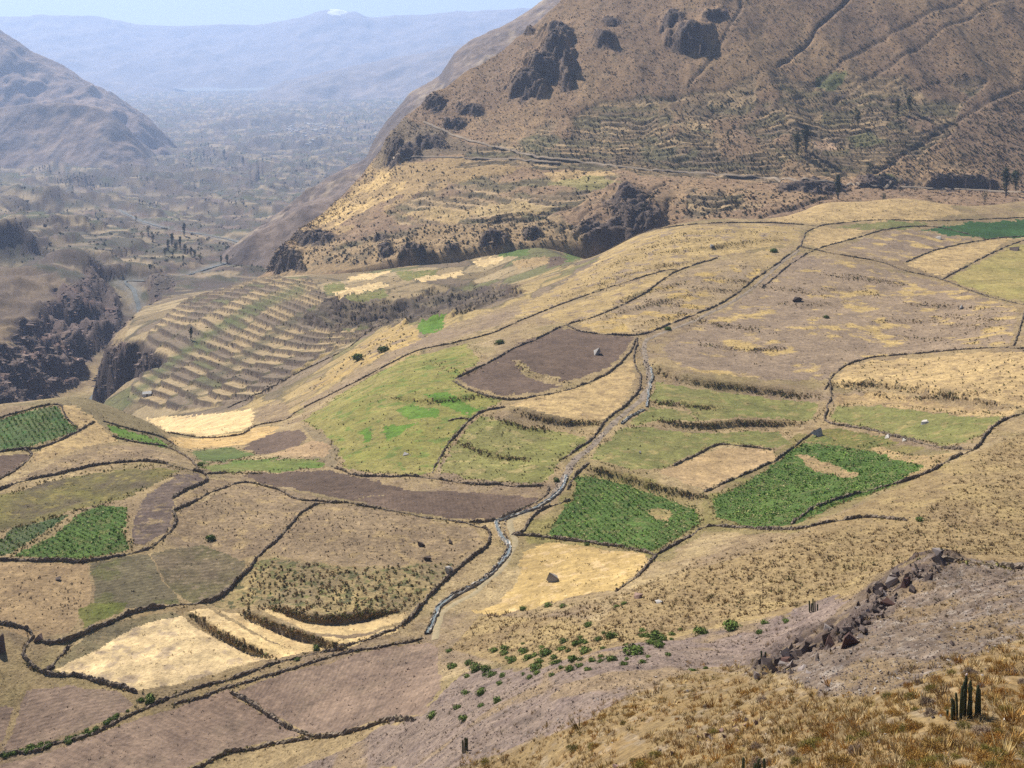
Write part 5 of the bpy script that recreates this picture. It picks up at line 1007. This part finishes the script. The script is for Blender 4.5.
scatter('hillside_scrub', T_b, P, sz, np.array(gc), M_leaf, 'stuff', 'dark scrub dotted over the brown mountainside', 'scrub', seed=5)
# --- rubble on scree and talus
T_r = [rockbit(80+k_) for k_ in range(5)]
pp = pix_in(talus_poly[:8]+[(1060,625),(960,664),(900,690),(850,700),(800,690)], 5200, 9)+pix_in(scree_poly[:-1], 2200, 10)+pix_in(NEARP, 420, 12)+[(a_+RG.normal(0, 3), b_+RG.normal(0, 2)) for a_, b_ in spline([(800,250),(760,282),(700,318),(645,342),(646,362),(650,380),(622,415),(592,446),(568,472),(548,500)], 50) for _ in (0, 1)]+[(a_+RG.normal(0, 2.5), b_+RG.normal(0, 1.5)) for a_, b_ in spline([(566,476),(545,503),(506,519),(506,541),(500,564),(462,593),(437,612),(427,634)], 40)]
P = hits(G, pp, 0, 1010); sz = (RG.gamma(1.6, .035, len(P))+.04)*np.where(P[:, 1] > 300, 2.6, 1)
scatter('rubble', T_r, P, sz, tint(len(P), ((.17,.13,.115),(.12,.09,.08),(.25,.21,.185),(.20,.15,.125),(.34,.30,.27)), 14), M_rockc, 'stuff', 'loose grey stones strewn over talus and scree', 'rubble', seed=6)

# --- fine cover: small tufts and clods in the tone of the ground they grow on, all over the mesa
def on_sheet(S, m, n, seed):
    r = np.random.default_rng(seed); cm_ = np.minimum.accumulate(S.row, axis=0); vis_ = np.ones(S.row.shape, bool); vis_[1:] = S.row[1:] <= cm_[:-1]+2
    m = m & vis_ & (S.PX[None] > -20) & (S.PX[None] < 1044); m[-1] = False; m[:, -1] = False; a, b = np.nonzero(m); ix = r.choice(len(a), n); a, b = a[ix], b[ix]; u, v = r.uniform(0, 1, (2, n))
    def bl(A): return (A[a, b]*(1-u)+A[a, b+1]*u)*(1-v)+(A[a+1, b]*(1-u)+A[a+1, b+1]*u)*v
    return np.stack([bl(S.X), bl(S.Y), bl(S.Z)], 1), a, b
T_t = [tuft(4, 1., 1.5, .38, 800+k_) for k_ in range(6)]
FC = np.array([np.array(f[3]['c1'])*.86 for f in FIELDS]+[(0, 0, 0)]); fkind = np.array([{'crop_field': .0, 'ploughed_field': .35, 'stubble_field': .5}.get(f[0], 1.) for f in FIELDS]+[1.])
P, a, b = on_sheet(G, (Y_ < 1010) & (Y_ > 130), 60000, 41); fi = fid[np.minimum(a, fid.shape[0]-1), np.minimum(b, fid.shape[1]-1)]
cc = np.where((fi < 0)[:, None], C[a, b], FC[fi]); kp = RG.uniform(0, 1, len(P)) < fkind[fi]*(.35+1.3*np.clip(vnoise(P[:, 0]/9, P[:, 1]/9, 43), 0, 1)); P, cc, fi = P[kp], cc[kp], fi[kp]
sz = (.05+RG.gamma(2.0, .055, len(P)))*np.sqrt(P[:, 1]/300); cc = cc*np.exp(RG.normal(-.12, .38, len(P)))[:, None]
scatter('ground_cover', T_t, P, sz, cc, M_straw, 'stuff', 'fine dry tufts and clods over the fields and banks', 'ground cover', seed=11)
T_u = [shrublet(820+k_) for k_ in range(5)]
P, a, b = on_sheet(H, (H.row < 265), 15000, 42); sz = (.25+RG.gamma(2.0, .22, len(P))); cc = HC[a, b]*np.exp(RG.normal(-.45, .35, len(P)))[:, None]
scatter('mountain_cover', T_t, P, sz*1.5, cc, M_straw, 'stuff', 'fine dry scrub over the brown mountainside', 'scrub', seed=12)
# --- hedges along the plots of the valley floor
P, a, b = on_sheet(G, (Y_ > 1500) & (Y_ < 8000) & ((a2-a1 < .07) | (c2_-c1_ < .05)) & (rd > 30), 6000, 44)
scatter('valley_hedges', T_u, P, (.6+RG.gamma(2, .55, len(P)))*np.sqrt(P[:, 1]/2200), tint(len(P), ((.05,.06,.03),(.065,.07,.035),(.08,.07,.045)), 45), M_leaf, 'stuff', 'dark hedges and trees between the plots of the valley', 'hedge', seed=13)
# --- broken ledges on the cliffs
T_k = []
for k_ in range(8):
    v, f, c = lump(860+k_, (1.5, .7, .42), sub=2, cols=((1., 1., 1.), (.8, .8, .82))); v[:, 2] -= .3; T_k.append((v, f, c))
P, a, b = on_sheet(H, rockm > .25, 2600, 46); scatter('cliff_ledges', T_k, P, .5+RG.gamma(2, .42, len(P)), HC[a, b]*np.exp(RG.normal(.1, .35, len(P)))[:, None], M_rockc, 'stuff', 'broken rock ledges in the cliff bands of the right mountain', 'rock', seed=14)
P, a, b = on_sheet(G, (cliff > .3) & (Y_ < 1600), 2400, 47); scatter('gorge_ledges', T_k, P, .6+RG.gamma(2, .55, len(P)), C[a, b]*np.exp(RG.normal(.1, .35, len(P)))[:, None], M_rockc, 'stuff', 'broken rock ledges on the walls of the river gorge', 'rock', seed=15)
# --- boulders, each its own
def boulder(name, px, row, wpx, hpx, cols, label, seed, cat='boulder', group=None, S=G, dmin=0, dmax=1010, point=False, tilt=.3):
    p = S.hit(px, row, dmin, dmax); u = p.y/F; v, f, c = lump(seed, (wpx*u*.52*(1.35 if tilt > 1 else 1), wpx*u*(.46 if tilt < 1 else .3), hpx*u*.62), cols=cols, sub=3 if wpx > 9 else 2)
    if point: k_ = np.clip(v[:, 2]/v[:, 2].max(), 0, 1); v[:, 0] *= 1-.65*k_; v[:, 1] *= 1-.4*k_; v[:, 2] *= 1.2
    o_ = obj(name, mesh(name, v, f, M_rockc, c, smooth=False), loc=(p.x, p.y, p.z-(.15 if tilt < 1 else .42)*hpx*u)); o_.rotation_euler = ((seed*.37 % 1-.5)*tilt, (seed*.71 % 1-.5)*tilt, seed*1.7)
    return tag(o_, label, cat, group)
GREY = ((.36,.34,.32),(.28,.26,.245)); DARK = ((.125,.095,.083),(.085,.066,.058)); RED = ((.11,.062,.052),(.08,.046,.04)); PALE = ((.52,.49,.45),(.44,.41,.37))
for k_, a in enumerate(((598,354,12,8,GREY,'pale pointed boulder in the dark ploughed field'),(553,581,13,10,GREY,'grey boulder alone in the tan stubble field'),(818,436,13,8,GREY,'large grey boulder at the corner of the right corn field'),
  (799,301,12,8,DARK,'dark boulder in the huge fallow field'),(1015,250,11,7,DARK,'dark boulder beside the wall at the far right'),(940,239,7,5,PALE,'small pale boulder in the upper grey fallow field'),(962,308,6,5,GREY,'small grey boulder on the scrub terraces at right'),
  (420,546,10,8,DARK,'dark brown boulder, upper of the pair in the grazed field'),(427,559,10,7,DARK,'dark brown boulder, lower of the pair in the grazed field'),(451,543,6,5,DARK,'small dark boulder right of the brown pair'),(449,573,14,10,GREY,'grey boulder pile beside the canal-side wall'),
  (639,598,11,7,((.30,.20,.16),(.22,.15,.12)),'reddish boulder at the top of the brown slope'),(660,602,9,5,GREY,'flat grey boulder right of the reddish one'),(40,641,12,11,((.30,.22,.19),(.20,.14,.12)),'reddish boulder set in the wall corner at lower left'),(2,652,12,26,DARK,'tall dark rock at the left edge of the tan field'),
  (50,669,8,6,DARK,'dark stone in the looped corner below the left boulder'),(712,247,5,4,GREY,'small stone heap under the plateau skyline'),(925,423,10,3,PALE,'flat white stones in the enclosed meadow'),(58,580,7,4,DARK,'small dark stone in the bare tan field'),(405,455,9,6,GREY,'mauve stone heap low on the wide pasture'),
  (888,438,7,4,PALE,'pale stones on the wall under the enclosed meadow'),(905,441,6,4,PALE,'pale stones beside the wall corner of the meadow'),(640,453,4,3,GREY,'tiny stone in the smooth green meadow'),(1005,722,6,5,PALE,'white stone beside the tall cactus cluster'),(735,722,8,5,RED,'red stone topmost in the rubble line of the near slope'))):
    boulder('boulder', *a[:6], 900+k_, point=(k_ == 0))
# outcrop rocks
RC = (DARK, ((.11,.085,.078),(.075,.058,.052)), DARK, ((.11,.085,.078),(.075,.058,.052)), ((.20,.155,.14),(.13,.10,.092)), ((.30,.26,.24),(.20,.165,.155))); RN = ('black-brown','black-brown','black-brown','black-brown','brown','grey'); PL = ('upper end','middle','lower end')  # black-brown tones set darker, painting in shade among the rocks
OC = spline(orock[1:], 12); r = np.random.default_rng(21)
for k_ in range(240):
    j = r.uniform(10, len(OC)-2); a = OC[int(j)]; big = r.uniform() < .2; wp = r.uniform(9, 15) if big else r.uniform(3.5, 9)
    boulder('outcrop_rock', a[0]+r.normal(0, 9)+4*(j < 60), a[1]+r.normal(0, 5.5)+6, wp, wp*r.uniform(.6, 1.2), RC[(ci := r.integers(6))], 'jagged %s rock in the %s of the outcrop on the near slope, %s' % (RN[ci], PL[min(int(j/len(OC)*3), 2)], 'large' if big else 'small'), 1000+k_, 'rock', '%s %s rocks in the %s of the outcrop' % ('large' if big else 'small', RN[ci], PL[min(int(j/len(OC)*3), 2)]), dmax=215, tilt=1.3)
for k_, (a, b, wv, hv) in enumerate(((848,646,20,16),(828,647,14,13),(786,662,18,9),(886,606,17,13),(905,585,16,12))):
    boulder('outcrop_rock', a, b, wv, hv, RED, ('large dark red rock in the outcrop, bigger of the middle pair','dark red rock left of the largest, in the outcrop','flat dark red rock at the lower end of the outcrop','dark red rock high in the outcrop','dark red rock nearest the outcrop top')[k_], 1200+k_, 'rock', 'rocks of the outcrop crest', dmax=215)
LN = spline([(600,775),(650,758),(690,742),(720,734),(756,722)], 8)
for k_ in range(34):
    a = LN[r.integers(len(LN))]; wp = r.uniform(3, 8)
    boulder('red_stone', a[0]+r.normal(0, 5), a[1]+r.normal(0, 2.5), wp, wp*.7, (RED, ((.26,.17,.145),(.20,.13,.115)), DARK)[r.integers(3)], '%s reddish stone in the rubble line on the near slope, %s' % ('larger' if wp > 5.5 else 'tiny', 'upper half' if a[0] > 690 else 'lower half'), 1300+k_, 'stone', '%s stones, %s of the rubble line' % ('larger' if wp > 5.5 else 'tiny', 'upper half' if a[0] > 690 else 'lower half'), dmax=215)

# --- green bushes on the scree and elsewhere
GB = [leaf_cloud(420, 1.0, .125, ((.085,.135,.030),(.11,.16,.036),(.065,.105,.025),(.14,.175,.045)), 30+k_, .62, 7) for k_ in range(5)]
GBm = [mesh('bush_foliage', *a[:2], M_leaf, a[2], smooth=False) for a in GB]
BUSH = [(523,653,13),(545,656,16),(562,650,12),(572,662,14),(536,670,16),(585,653,15),(598,641,10),(589,626,11),(614,638,15),(633,654,24),(611,661,13),(622,664,8),(643,663,9),(660,640,20),(655,634,9),(700,634,17),(733,630,20),(760,633,10),(766,624,10),(786,622,9),(648,657,7),(580,638,8),(600,662,9),(562,668,7),(552,676,8),(530,678,8),(558,663,10),
        (466,694,11),(482,693,13),(457,709,10),(463,720,12),(481,707,9),(498,702,12),(433,716,13),(452,668,12),(476,670,16),(490,676,14),(503,676,9),(503,655,12),(512,662,13),(494,652,10),(470,664,10),(692,671,9),(705,669,7),(668,655,7),(500,684,8),(448,652,8),(617,607,7),(625,604,8),(548,606,10),(563,607,9),(523,609,9)]
r = np.random.default_rng(77); BUSH += [(a_, b_, int(r.uniform(6, 13))) for a_, b_ in pix_in([(450,672),(500,646),(560,640),(620,628),(690,628),(640,664),(560,676),(480,690)], 46, 78)]
for k_, (a, b, wp) in enumerate(BUSH):
    p = G.hit(a, b, 60, 400); s_ = wp*p.y/F*.56
    o_ = obj('bush', GBm[k_ % 5], loc=(p.x, p.y, p.z-.1)); o_.scale = (s_, s_, s_*RG.uniform(.8, 1.05)); o_.rotation_euler.z = RG.uniform(0, 6)
    zn = 'at the left end of the scree beside the mauve field' if a < 505 else ('in the dense row above the scree, left of centre' if a < 605 else ('in the middle of the scree edge' if a < 680 else 'at the right end of the scree towards the outcrop')); sn = 'large' if wp >= 13 else ('medium' if wp >= 10 else 'small')
    tag(o_, '%s rounded green bush %s' % (sn, zn), 'bush', '%s green bushes %s' % (sn, zn))
for k_ in range(46):
    t = RG.uniform(0, 1); L = [(-5,762),(30,752),(60,746),(95,733),(125,716),(143,702)]; q = t*5; i_ = min(int(q), 4); a = L[i_][0]+(L[i_+1][0]-L[i_][0])*(q-i_); b = L[i_][1]+(L[i_+1][1]-L[i_][1])*(q-i_)-3+RG.normal(0, 1.2)
    p = G.hit(a, b, 60, 400); s_ = RG.uniform(5, 10)*p.y/F*.5
    o_ = obj('bush', GBm[k_ % 5], loc=(p.x, p.y, p.z-.1)); o_.scale = (s_,)*3; o_.rotation_euler.z = RG.uniform(0, 6)
    tag(o_, 'small green bush in the hedge along the bottom left wall', 'bush', 'bushes of the bottom left hedge')
for a, b, wp, lb, m in ((210,540,12,'dark lone bush on the brown grazed field',0),(201,466,9,'dark bush where the knoll walls meet',1),(499,344,12,'dark round bush above the ploughed lens',2),(316,649,11,'green bush standing on the canal-side wall',3),(668,330,9,'dark bush on the wall by the track',4),(383,352,14,'grey-green bush at the plateau rim',0),(359,360,15,'straggly grey bush on the yellow rim strip',1),(773,252,10,'dark green bush at the track fork',2),(556,481,10,'dark bush by the canal wall junction',3),(587,545,7,'dark bush on the wall under the left corn',4),(921,521,10,'green bush at the end of the corn wall',1),(150,700,16,'bright green bush under the stubble field tip',3),(297,660,7,'small bush left of the canal bush',2),(826,318,7,'small yellowish bush in the huge fallow field',0)):
    p = G.hit(a, b, 60, 1010); s_ = wp*p.y/F*.52; o_ = obj('bush', GBm[m], loc=(p.x, p.y, p.z-.1)); o_.scale = (s_, s_, s_*1.05); tag(o_, lb, 'bush')
# --- ochre shrubs in the foreground: domes of fine twigs
def twig_dome(seed, cols, n=1300):
    r = np.random.default_rng(seed); d = r.normal(size=(n, 3)); d[:, 2] = np.abs(d[:, 2])+.05; d /= np.linalg.norm(d, axis=1)[:, None]
    lob = 1+.25*np.sin(d[:, 0]*5+seed)*np.cos(d[:, 1]*4-seed); base = d*(r.uniform(.45, .95, n)*lob)[:, None]*np.array((1, 1, .8))
    g_ = d*.6+r.normal(size=(n, 3))*.55; g_[:, 2] += .25; tip = base+g_*r.uniform(.1, .26, n)[:, None]
    s_ = np.cross(g_, r.normal(size=(n, 3))); s_ /= np.linalg.norm(s_, axis=1)[:, None]+1e-9; s_ *= .022
    V_ = np.stack([base-s_, base+s_, tip], 1).reshape(-1, 3); Fq = np.arange(n*3).reshape(n, 3)
    c = np.array(cols)[r.integers(0, len(cols), n)]*r.uniform(.65, 1.35, n)[:, None]; return V_, Fq, np.repeat(c, 3, 0)
OC1 = ((.30,.175,.04),(.36,.22,.06),(.24,.14,.04),(.40,.27,.09)); OC2 = ((.20,.17,.04),(.27,.21,.05),(.15,.15,.035)); OC3 = ((.22,.16,.12),(.30,.23,.17),(.17,.125,.10)); OC4 = ((.33,.17,.035),(.27,.125,.03),(.38,.24,.07))
SH = [mesh('shrub_twigs', *a[:2], M_straw, a[2], smooth=False) for a in (twig_dome(1, OC1), twig_dome(2, OC1), twig_dome(3, OC4), twig_dome(4, OC2), twig_dome(5, OC3), twig_dome(6, OC4))]
LBS = ['ochre twiggy shrub among grass on the near slope']*2+['rust-orange twiggy shrub among grass on the near slope','olive-green twiggy shrub among grass on the near slope','greyish dry twiggy shrub among grass on the near slope','rust-orange twiggy shrub among grass on the near slope']
pp = pix_in([(640,790),(760,740),(860,705),(960,668),(1050,630),(1050,800)], 150, 31)+pix_in([(470,765),(600,715),(700,680),(800,695),(640,770)], 40, 32)+pix_in([(820,800),(900,748),(1050,735),(1050,800)], 26, 33)
for k_, (a, b) in enumerate(pp):
    p = G.hit(a, b, 0, 220); ps = 'left of the bottom-edge cactus' if a < 742 else ('between the two cactus clusters' if a < 945 else 'around and right of the tall cactus'); m = RG.integers(6) if b < 745 else RG.choice([0, 1, 2, 3, 3, 4]); s_ = min(.2+RG.gamma(2.5, .10), .62)*(1.25 if b > 735 else 1)
    o_ = obj('shrub', SH[m], loc=(p.x, p.y, p.z-.05)); o_.scale = (s_*1.15, s_*1.15, s_); o_.rotation_euler.z = RG.uniform(0, 6); sn = 'large' if s_ > .55 else 'small'; tag(o_, sn+' '+LBS[m].replace('among grass on the near slope', 'on the near slope, '+ps), 'shrub', sn+' '+('ochre','ochre','rust-orange','olive-green','greyish','rust-orange')[m]+' shrubs '+ps)

# --- cacti: clusters of ribbed columns
M_cact = plain_mat('cactus_skin', (.045,.055,.028), (.075,.085,.042), 3, .02, .8); M_wool = plain_mat('cactus_wool', (.62,.48,.44), (.5,.38,.34), 9, .02)
def stem_mesh(h, rad, seed, bend=0.):
    r = np.random.default_rng(seed); n = 16; zs = np.concatenate([np.linspace(0, .93, 9), [.97, 1.0]]); lx, ly = r.normal(0, .05, 2)
    V_ = []
    for z in zs:
        q = rad*(.75+.25*min(1, z*5))*(1 if z < .94 else (.8 if z < .98 else .3))
        for k_ in range(n):
            a = 6.283*k_/n; rr = q*(1.0 if k_ % 2 == 0 else .78); V_.append((np.cos(a)*rr+lx*h*z*z+bend*z*(1-z), np.sin(a)*rr+ly*h*z*z, z*h))
    Fq = [(j*n+k_, j*n+(k_+1) % n, (j+1)*n+(k_+1) % n, (j+1)*n+k_) for j in range(len(zs)-1) for k_ in range(n)]+[tuple((len(zs)-1)*n+k_ for k_ in range(n)), tuple(reversed(range(n)))]
    return mesh('stem', V_, Fq, M_cact, smooth=False), (lx*h, ly*h)
def cactus(px, row, stems, label, seed, dmax=230, wool=()):
    p = G.hit(px, row, 0, dmax); u = p.y/F; root = obj('cactus', None, loc=(p.x, p.y, p.z-.15)); tag(root, label, 'cactus', 'columnar cacti on the near slopes')
    r = np.random.default_rng(seed)
    for k_, (dx, hp) in enumerate(stems):
        h = hp*u+.15; me_, tip = stem_mesh(h, r.uniform(.085, .115)*(1 if u < .1 else 1.3), seed*50+k_); x, y = dx*u, r.uniform(-.35, .35); o_ = obj('stem', me_, root, (x, y, 0))
        if k_ in wool:
            v, f, c = lump(seed+k_, (.13, .13, .15), sub=2); obj('wool_cap', mesh('wool_cap', v, f, M_wool), o_, (tip[0], tip[1], h-.05))
cactus(965,718,[(-14,12),(-11,20),(-8,26),(-6,34),(-4,24),(-2,30),(0,36),(2,42),(4,31),(5,40),(8,28),(10,33),(13,30),(16,27),(-17,7),(1,20),(-9,15),(6,18)],'tall dense cluster of dark columnar cactus stems at lower right',3,140,(7,))
cactus(754,784,[(-11,27),(-2,24),(2,27),(10,28),(5,20)],'cactus cluster cut by the bottom edge, only stem tips showing',4,140)
cactus(813,612,[(-3,11),(0,14),(2,12),(4,9),(-1,8)],'small distant dark cactus clump at the edge of the scree',5,260)
cactus(465,752,[(-2,13),(0,16),(2,14)],'short dark cactus at the bottom of the scree, left of the stubs',6,230)
cactus(764,660,[(-2,8),(1,9)],'tiny cactus pair at the lower end of the outcrop',7,230)

# ------------------------------------------------------------------ trees
M_bark = plain_mat('bark', (.11,.085,.065), (.07,.055,.045), 2, .05)
def tree_parts(seed, h, spread, slim, cols, nleaf=620):
    r = np.random.default_rng(seed); segs = []
    segs.append((np.zeros(3), np.array((r.normal(0, .03)*h, r.normal(0, .03)*h, h*.8)), .035*h, .012*h)); cl = []
    for k_ in range(9):
        z = h*r.uniform(.28, .85); a = r.uniform(0, 6.283); e = spread*h*r.uniform(.5, 1.0)*(1.1-z/h*.6); b0 = np.array((0, 0, z)); b1 = b0+np.array((np.cos(a)*e, np.sin(a)*e, h*r.uniform(.08, .22)))
        segs.append((b0, b1, .014*h, .005*h)); cl.append(b1)
    cl += [np.array((0, 0, h*z_)) for z_ in (.88, .7, .5, .34, .22)]
    V_, Fq = [], []
    for b0, b1, r0, r1 in segs:
        d = b1-b0; d /= np.linalg.norm(d); u = np.cross(d, (.3, .9, .1)); u /= np.linalg.norm(u); v = np.cross(d, u); o_ = len(V_)
        for q, rr in ((b0, r0), ((b0+b1)/2, (r0+r1)/2), (b1, r1)):
            for j in range(6): a = 6.283*j/6; V_.append(q+(u*np.cos(a)+v*np.sin(a))*rr)
        Fq += [(o_+s*6+j, o_+s*6+(j+1) % 6, o_+s*6+6+(j+1) % 6, o_+s*6+6+j) for s in (0, 1) for j in range(6)]
    tr = mesh('trunk', V_, Fq, M_bark)
    i = r.integers(0, len(cl), nleaf); d = r.normal(size=(nleaf, 3)); d /= np.linalg.norm(d, axis=1)[:, None]; cr = h*r.uniform(.10, .19, len(cl))*(slim*.5+.6)
    Pp = np.array(cl)[i]+d*(cr[i]*r.uniform(.3, 1.05, nleaf))[:, None]*np.array((slim, slim, 1.25)); a = r.normal(size=(nleaf, 3)); a /= np.linalg.norm(a, axis=1)[:, None]; b = np.cross(a, d); s_ = h*.032*r.uniform(.6, 1.3, nleaf)[:, None]
    Vl = np.stack([Pp-a*s_, Pp+b*s_, Pp+a*s_, Pp-b*s_*.8], 1).reshape(-1, 3); c = np.array(cols)[r.integers(0, len(cols), nleaf)]*r.uniform(.7, 1.3, nleaf)[:, None]
    return tr, mesh('crown', Vl, np.arange(nleaf*4).reshape(-1, 4), M_leaf, np.repeat(c, 4, 0), smooth=False)
EUC = ((.045,.060,.028),(.060,.075,.034),(.035,.048,.024))
TV = [tree_parts(1, 1, .22, 1.0, EUC), tree_parts(2, 1, .16, .8, EUC), tree_parts(3, 1, .12, .8, EUC), tree_parts(4, 1, .28, 1.2, EUC, 420)]
def tree(px, row, hpx, v, label, S=H, dmin=0, dmax=1e9, group=None, name='eucalyptus_tree'):
    p = S.hit(px, row, dmin, dmax); s_ = hpx*p.y/F; root = obj(name, None, loc=(p.x, p.y, p.z-.2)); root.scale = (s_, s_, s_); root.rotation_euler.z = px*1.3
    tag(root, label, 'tree', group); obj('trunk', TV[v][0], root); obj('crown', TV[v][1], root)
for a in ((797,155,22,0,'dark broad tree, left of the close pair on the terraces'),(806,151,25,1,'dark slender tree, right of the close pair on the terraces'),(858,126,15,0,'lone dark tree midway up the mountain terraces'),(898,113,14,1,'slender tree, left of the high pair on the mountain'),(910,112,17,0,'broad tree, right of the high pair on the mountain'),
          (838,199,24,2,'tall narrow tree beside the road behind the pale rise'),(728,141,11,3,'small round tree on the left mountain terraces'),(672,158,9,3,'small tree just above the road, left of centre'),(648,160,7,3,'smallest tree above the road'),(700,134,8,3,'small tree on the terraces above the road'),
          (1006,196,27,1,'tall dark tree at the right edge behind the fields'),(1016,192,22,0,'second dark tree at the right edge, further right'),(985,203,10,3,'low dark tree left of the right edge trees'),(884,203,9,3,'low tree behind the pale rise'),(718,163,7,3,'tiny tree on the road bank'),(870,176,12,3,'dark tree at the foot of the big gully'),
          (610,150,7,3,'small tree on the dark green terraces'),(574,174,6,3,'small tree on the upper bench plots'),(498,195,6,2,'thin tree on the bench above the cliffs')): tree(*a)
for a, b, hp, v in ((168,250,10,1),(172,246,13,2),(176,252,10,0),(180,248,12,2),(185,254,10,0),(191,256,9,1),(165,256,8,0),(195,258,8,0),(183,262,7,0),(173,258,8,3),(200,262,7,3),(221,264,9,2),(227,264,9,1),(233,263,8,2),(142,240,8,3),(148,236,9,3),(153,242,8,0),(136,222,6,3),(184,236,13,2)):
    tree(a, b, hp, v, 'dark tree in the grove beside the valley river', G, 1300, 4200, 'grove by the river')
tree(191,340,13,2,'dark narrow tree standing alone on the lower terraces', G, 600, 1150)
tree(224,158,8,1,'dark tree on the far valley rim, left of the two', G, 2200, 9000); tree(243,165,8,0,'dark tree on the far valley rim, right of the two', G, 2200, 9000)
VZ = lambda a, b: ('below the left mountain' if a < 130 else ('near the river meanders' if b > 175 else ('in the middle of the valley' if a < 260 else 'towards the village')))
for a, b in pix_in([(20,140),(150,150),(300,135),(370,115),(350,160),(240,215),(40,230)], 60, 77)+[(a_+k_*RG.uniform(2, 4), b_+RG.normal(0, 1.0)+k_*RG.uniform(-.25, .25)) for a_, b_ in pix_in([(20,145),(150,152),(300,130),(360,115),(340,150),(230,205),(40,225)], 22, 79) for k_ in range(RG.integers(4, 11))]:
    tree(a, b, RG.uniform(1.8, 4.4), RG.integers(4), 'small dark tree on the hazy valley floor, %s' % VZ(a, b), G, 1600, 11000, 'valley trees '+VZ(a, b))

# ------------------------------------------------------------------ houses
M_white = plain_mat('whitewash', (.66,.63,.58), (.58,.55,.50), .5, 0); M_tin = plain_mat('tin_roof', (.50,.47,.45), (.42,.38,.35), .4, 0, .8); M_tile = plain_mat('tile_roof', (.36,.20,.14), (.30,.17,.12), .6, 0)
M_door = plain_mat('door_wood', (.12,.08,.05), (.09,.06,.04), 2, 0)
def house(p, L, Wd, h, rz, roof, label, group=None):
    root = obj('house', None, loc=(p[0], p[1], p[2]-.4)); root.rotation_euler.z = rz; tag(root, label, 'house', group)
    a, b = L/2, Wd/2; v = [(-a,-b,0),(a,-b,0),(a,b,0),(-a,b,0),(-a,-b,h),(a,-b,h),(a,b,h),(-a,b,h),(-a,0,h+Wd*.3),(a,0,h+Wd*.3)]
    obj('walls', mesh('walls', v, [(0,1,5,4),(2,3,7,6),(1,2,6,9,5),(3,0,4,8,7),(4,5,9,8),(6,7,8,9)], M_white, smooth=False), root)
    e = .35; k_ = h+Wd*.3+.15; v = [(-a-e,-b-e,h-.1),(a+e,-b-e,h-.1),(a+e,0,k_),(-a-e,0,k_),(a+e,b+e,h-.1),(-a-e,b+e,h-.1)]; v += [(x, y, z+.15) for x, y, z in v]
    obj('roof', mesh('roof', v, [(0,3,2,1),(3,5,4,2),(6,7,8,9),(9,8,10,11),(0,1,7,6),(4,5,11,10),(1,2,8,7),(2,4,10,8),(5,3,9,11),(3,0,6,9)], roof, smooth=False), root)
    v = [(-.5,-b-.06,0),(.5,-b-.06,0),(.5,-b-.06,2.1),(-.5,-b-.06,2.1),(-.5,-b+.02,0),(.5,-b+.02,0),(.5,-b+.02,2.1),(-.5,-b+.02,2.1)]
    obj('door', mesh('door', v, [(0,1,2,3),(1,5,6,2),(4,0,3,7),(3,2,6,7)], M_door, smooth=False), root)
p = G.hit(147, 396, 600, 1150); house(p, 5.2, 3.4, 2.3, .3, M_white, 'tiny white hut on the lower terraces near the canyon')
for a, b in pix_in([(284,128),(300,124),(324,123),(326,130),(312,134),(290,134)], 34, 88)+pix_in([(270,131),(345,122),(340,142),(300,146)], 14, 89):
    p = G.hit(a, b, 4500, 12000); house(p, RG.uniform(13, 26), RG.uniform(9, 13), RG.uniform(5, 7), RG.uniform(-.5, .5), (M_tin, M_white, M_tile)[RG.choice(3, p=[.55, .3, .15])], 'small pale house of the village far down the valley', 'houses of the distant village')
# ------------------------------------------------------------------ haze
def haze():
    x0, x1, y0, y1, z0, z1 = -24000, 24000, -300, 28000, -1300, 1250
    me = bpy.data.meshes.new('haze')
    me.from_pydata([(x0,y0,z0),(x1,y0,z0),(x1,y1,z0),(x0,y1,z0),(x0,y0,z1),(x1,y0,z1),(x1,y1,z1),(x0,y1,z1)], [], [(3,2,1,0),(4,5,6,7),(0,1,5,4),(1,2,6,5),(2,3,7,6),(3,0,4,7)])
    m = bpy.data.materials.new('haze_air'); m.use_nodes = True; t = m.node_tree; t.nodes.clear()
    o_ = t.nodes.new('ShaderNodeOutputMaterial'); v = t.nodes.new('ShaderNodeVolumePrincipled')
    v.inputs['Color'].default_value = HAZE_COLOR+(1,); v.inputs['Density'].default_value = HAZE_DENSITY; v.inputs['Anisotropy'].default_value = 0.3
    v.inputs['Density Attribute'].default_value = ''
    t.links.new(v.outputs[0], o_.inputs['Volume']); me.materials.append(m)
    tag(obj('haze', me), kind='stuff')
haze()
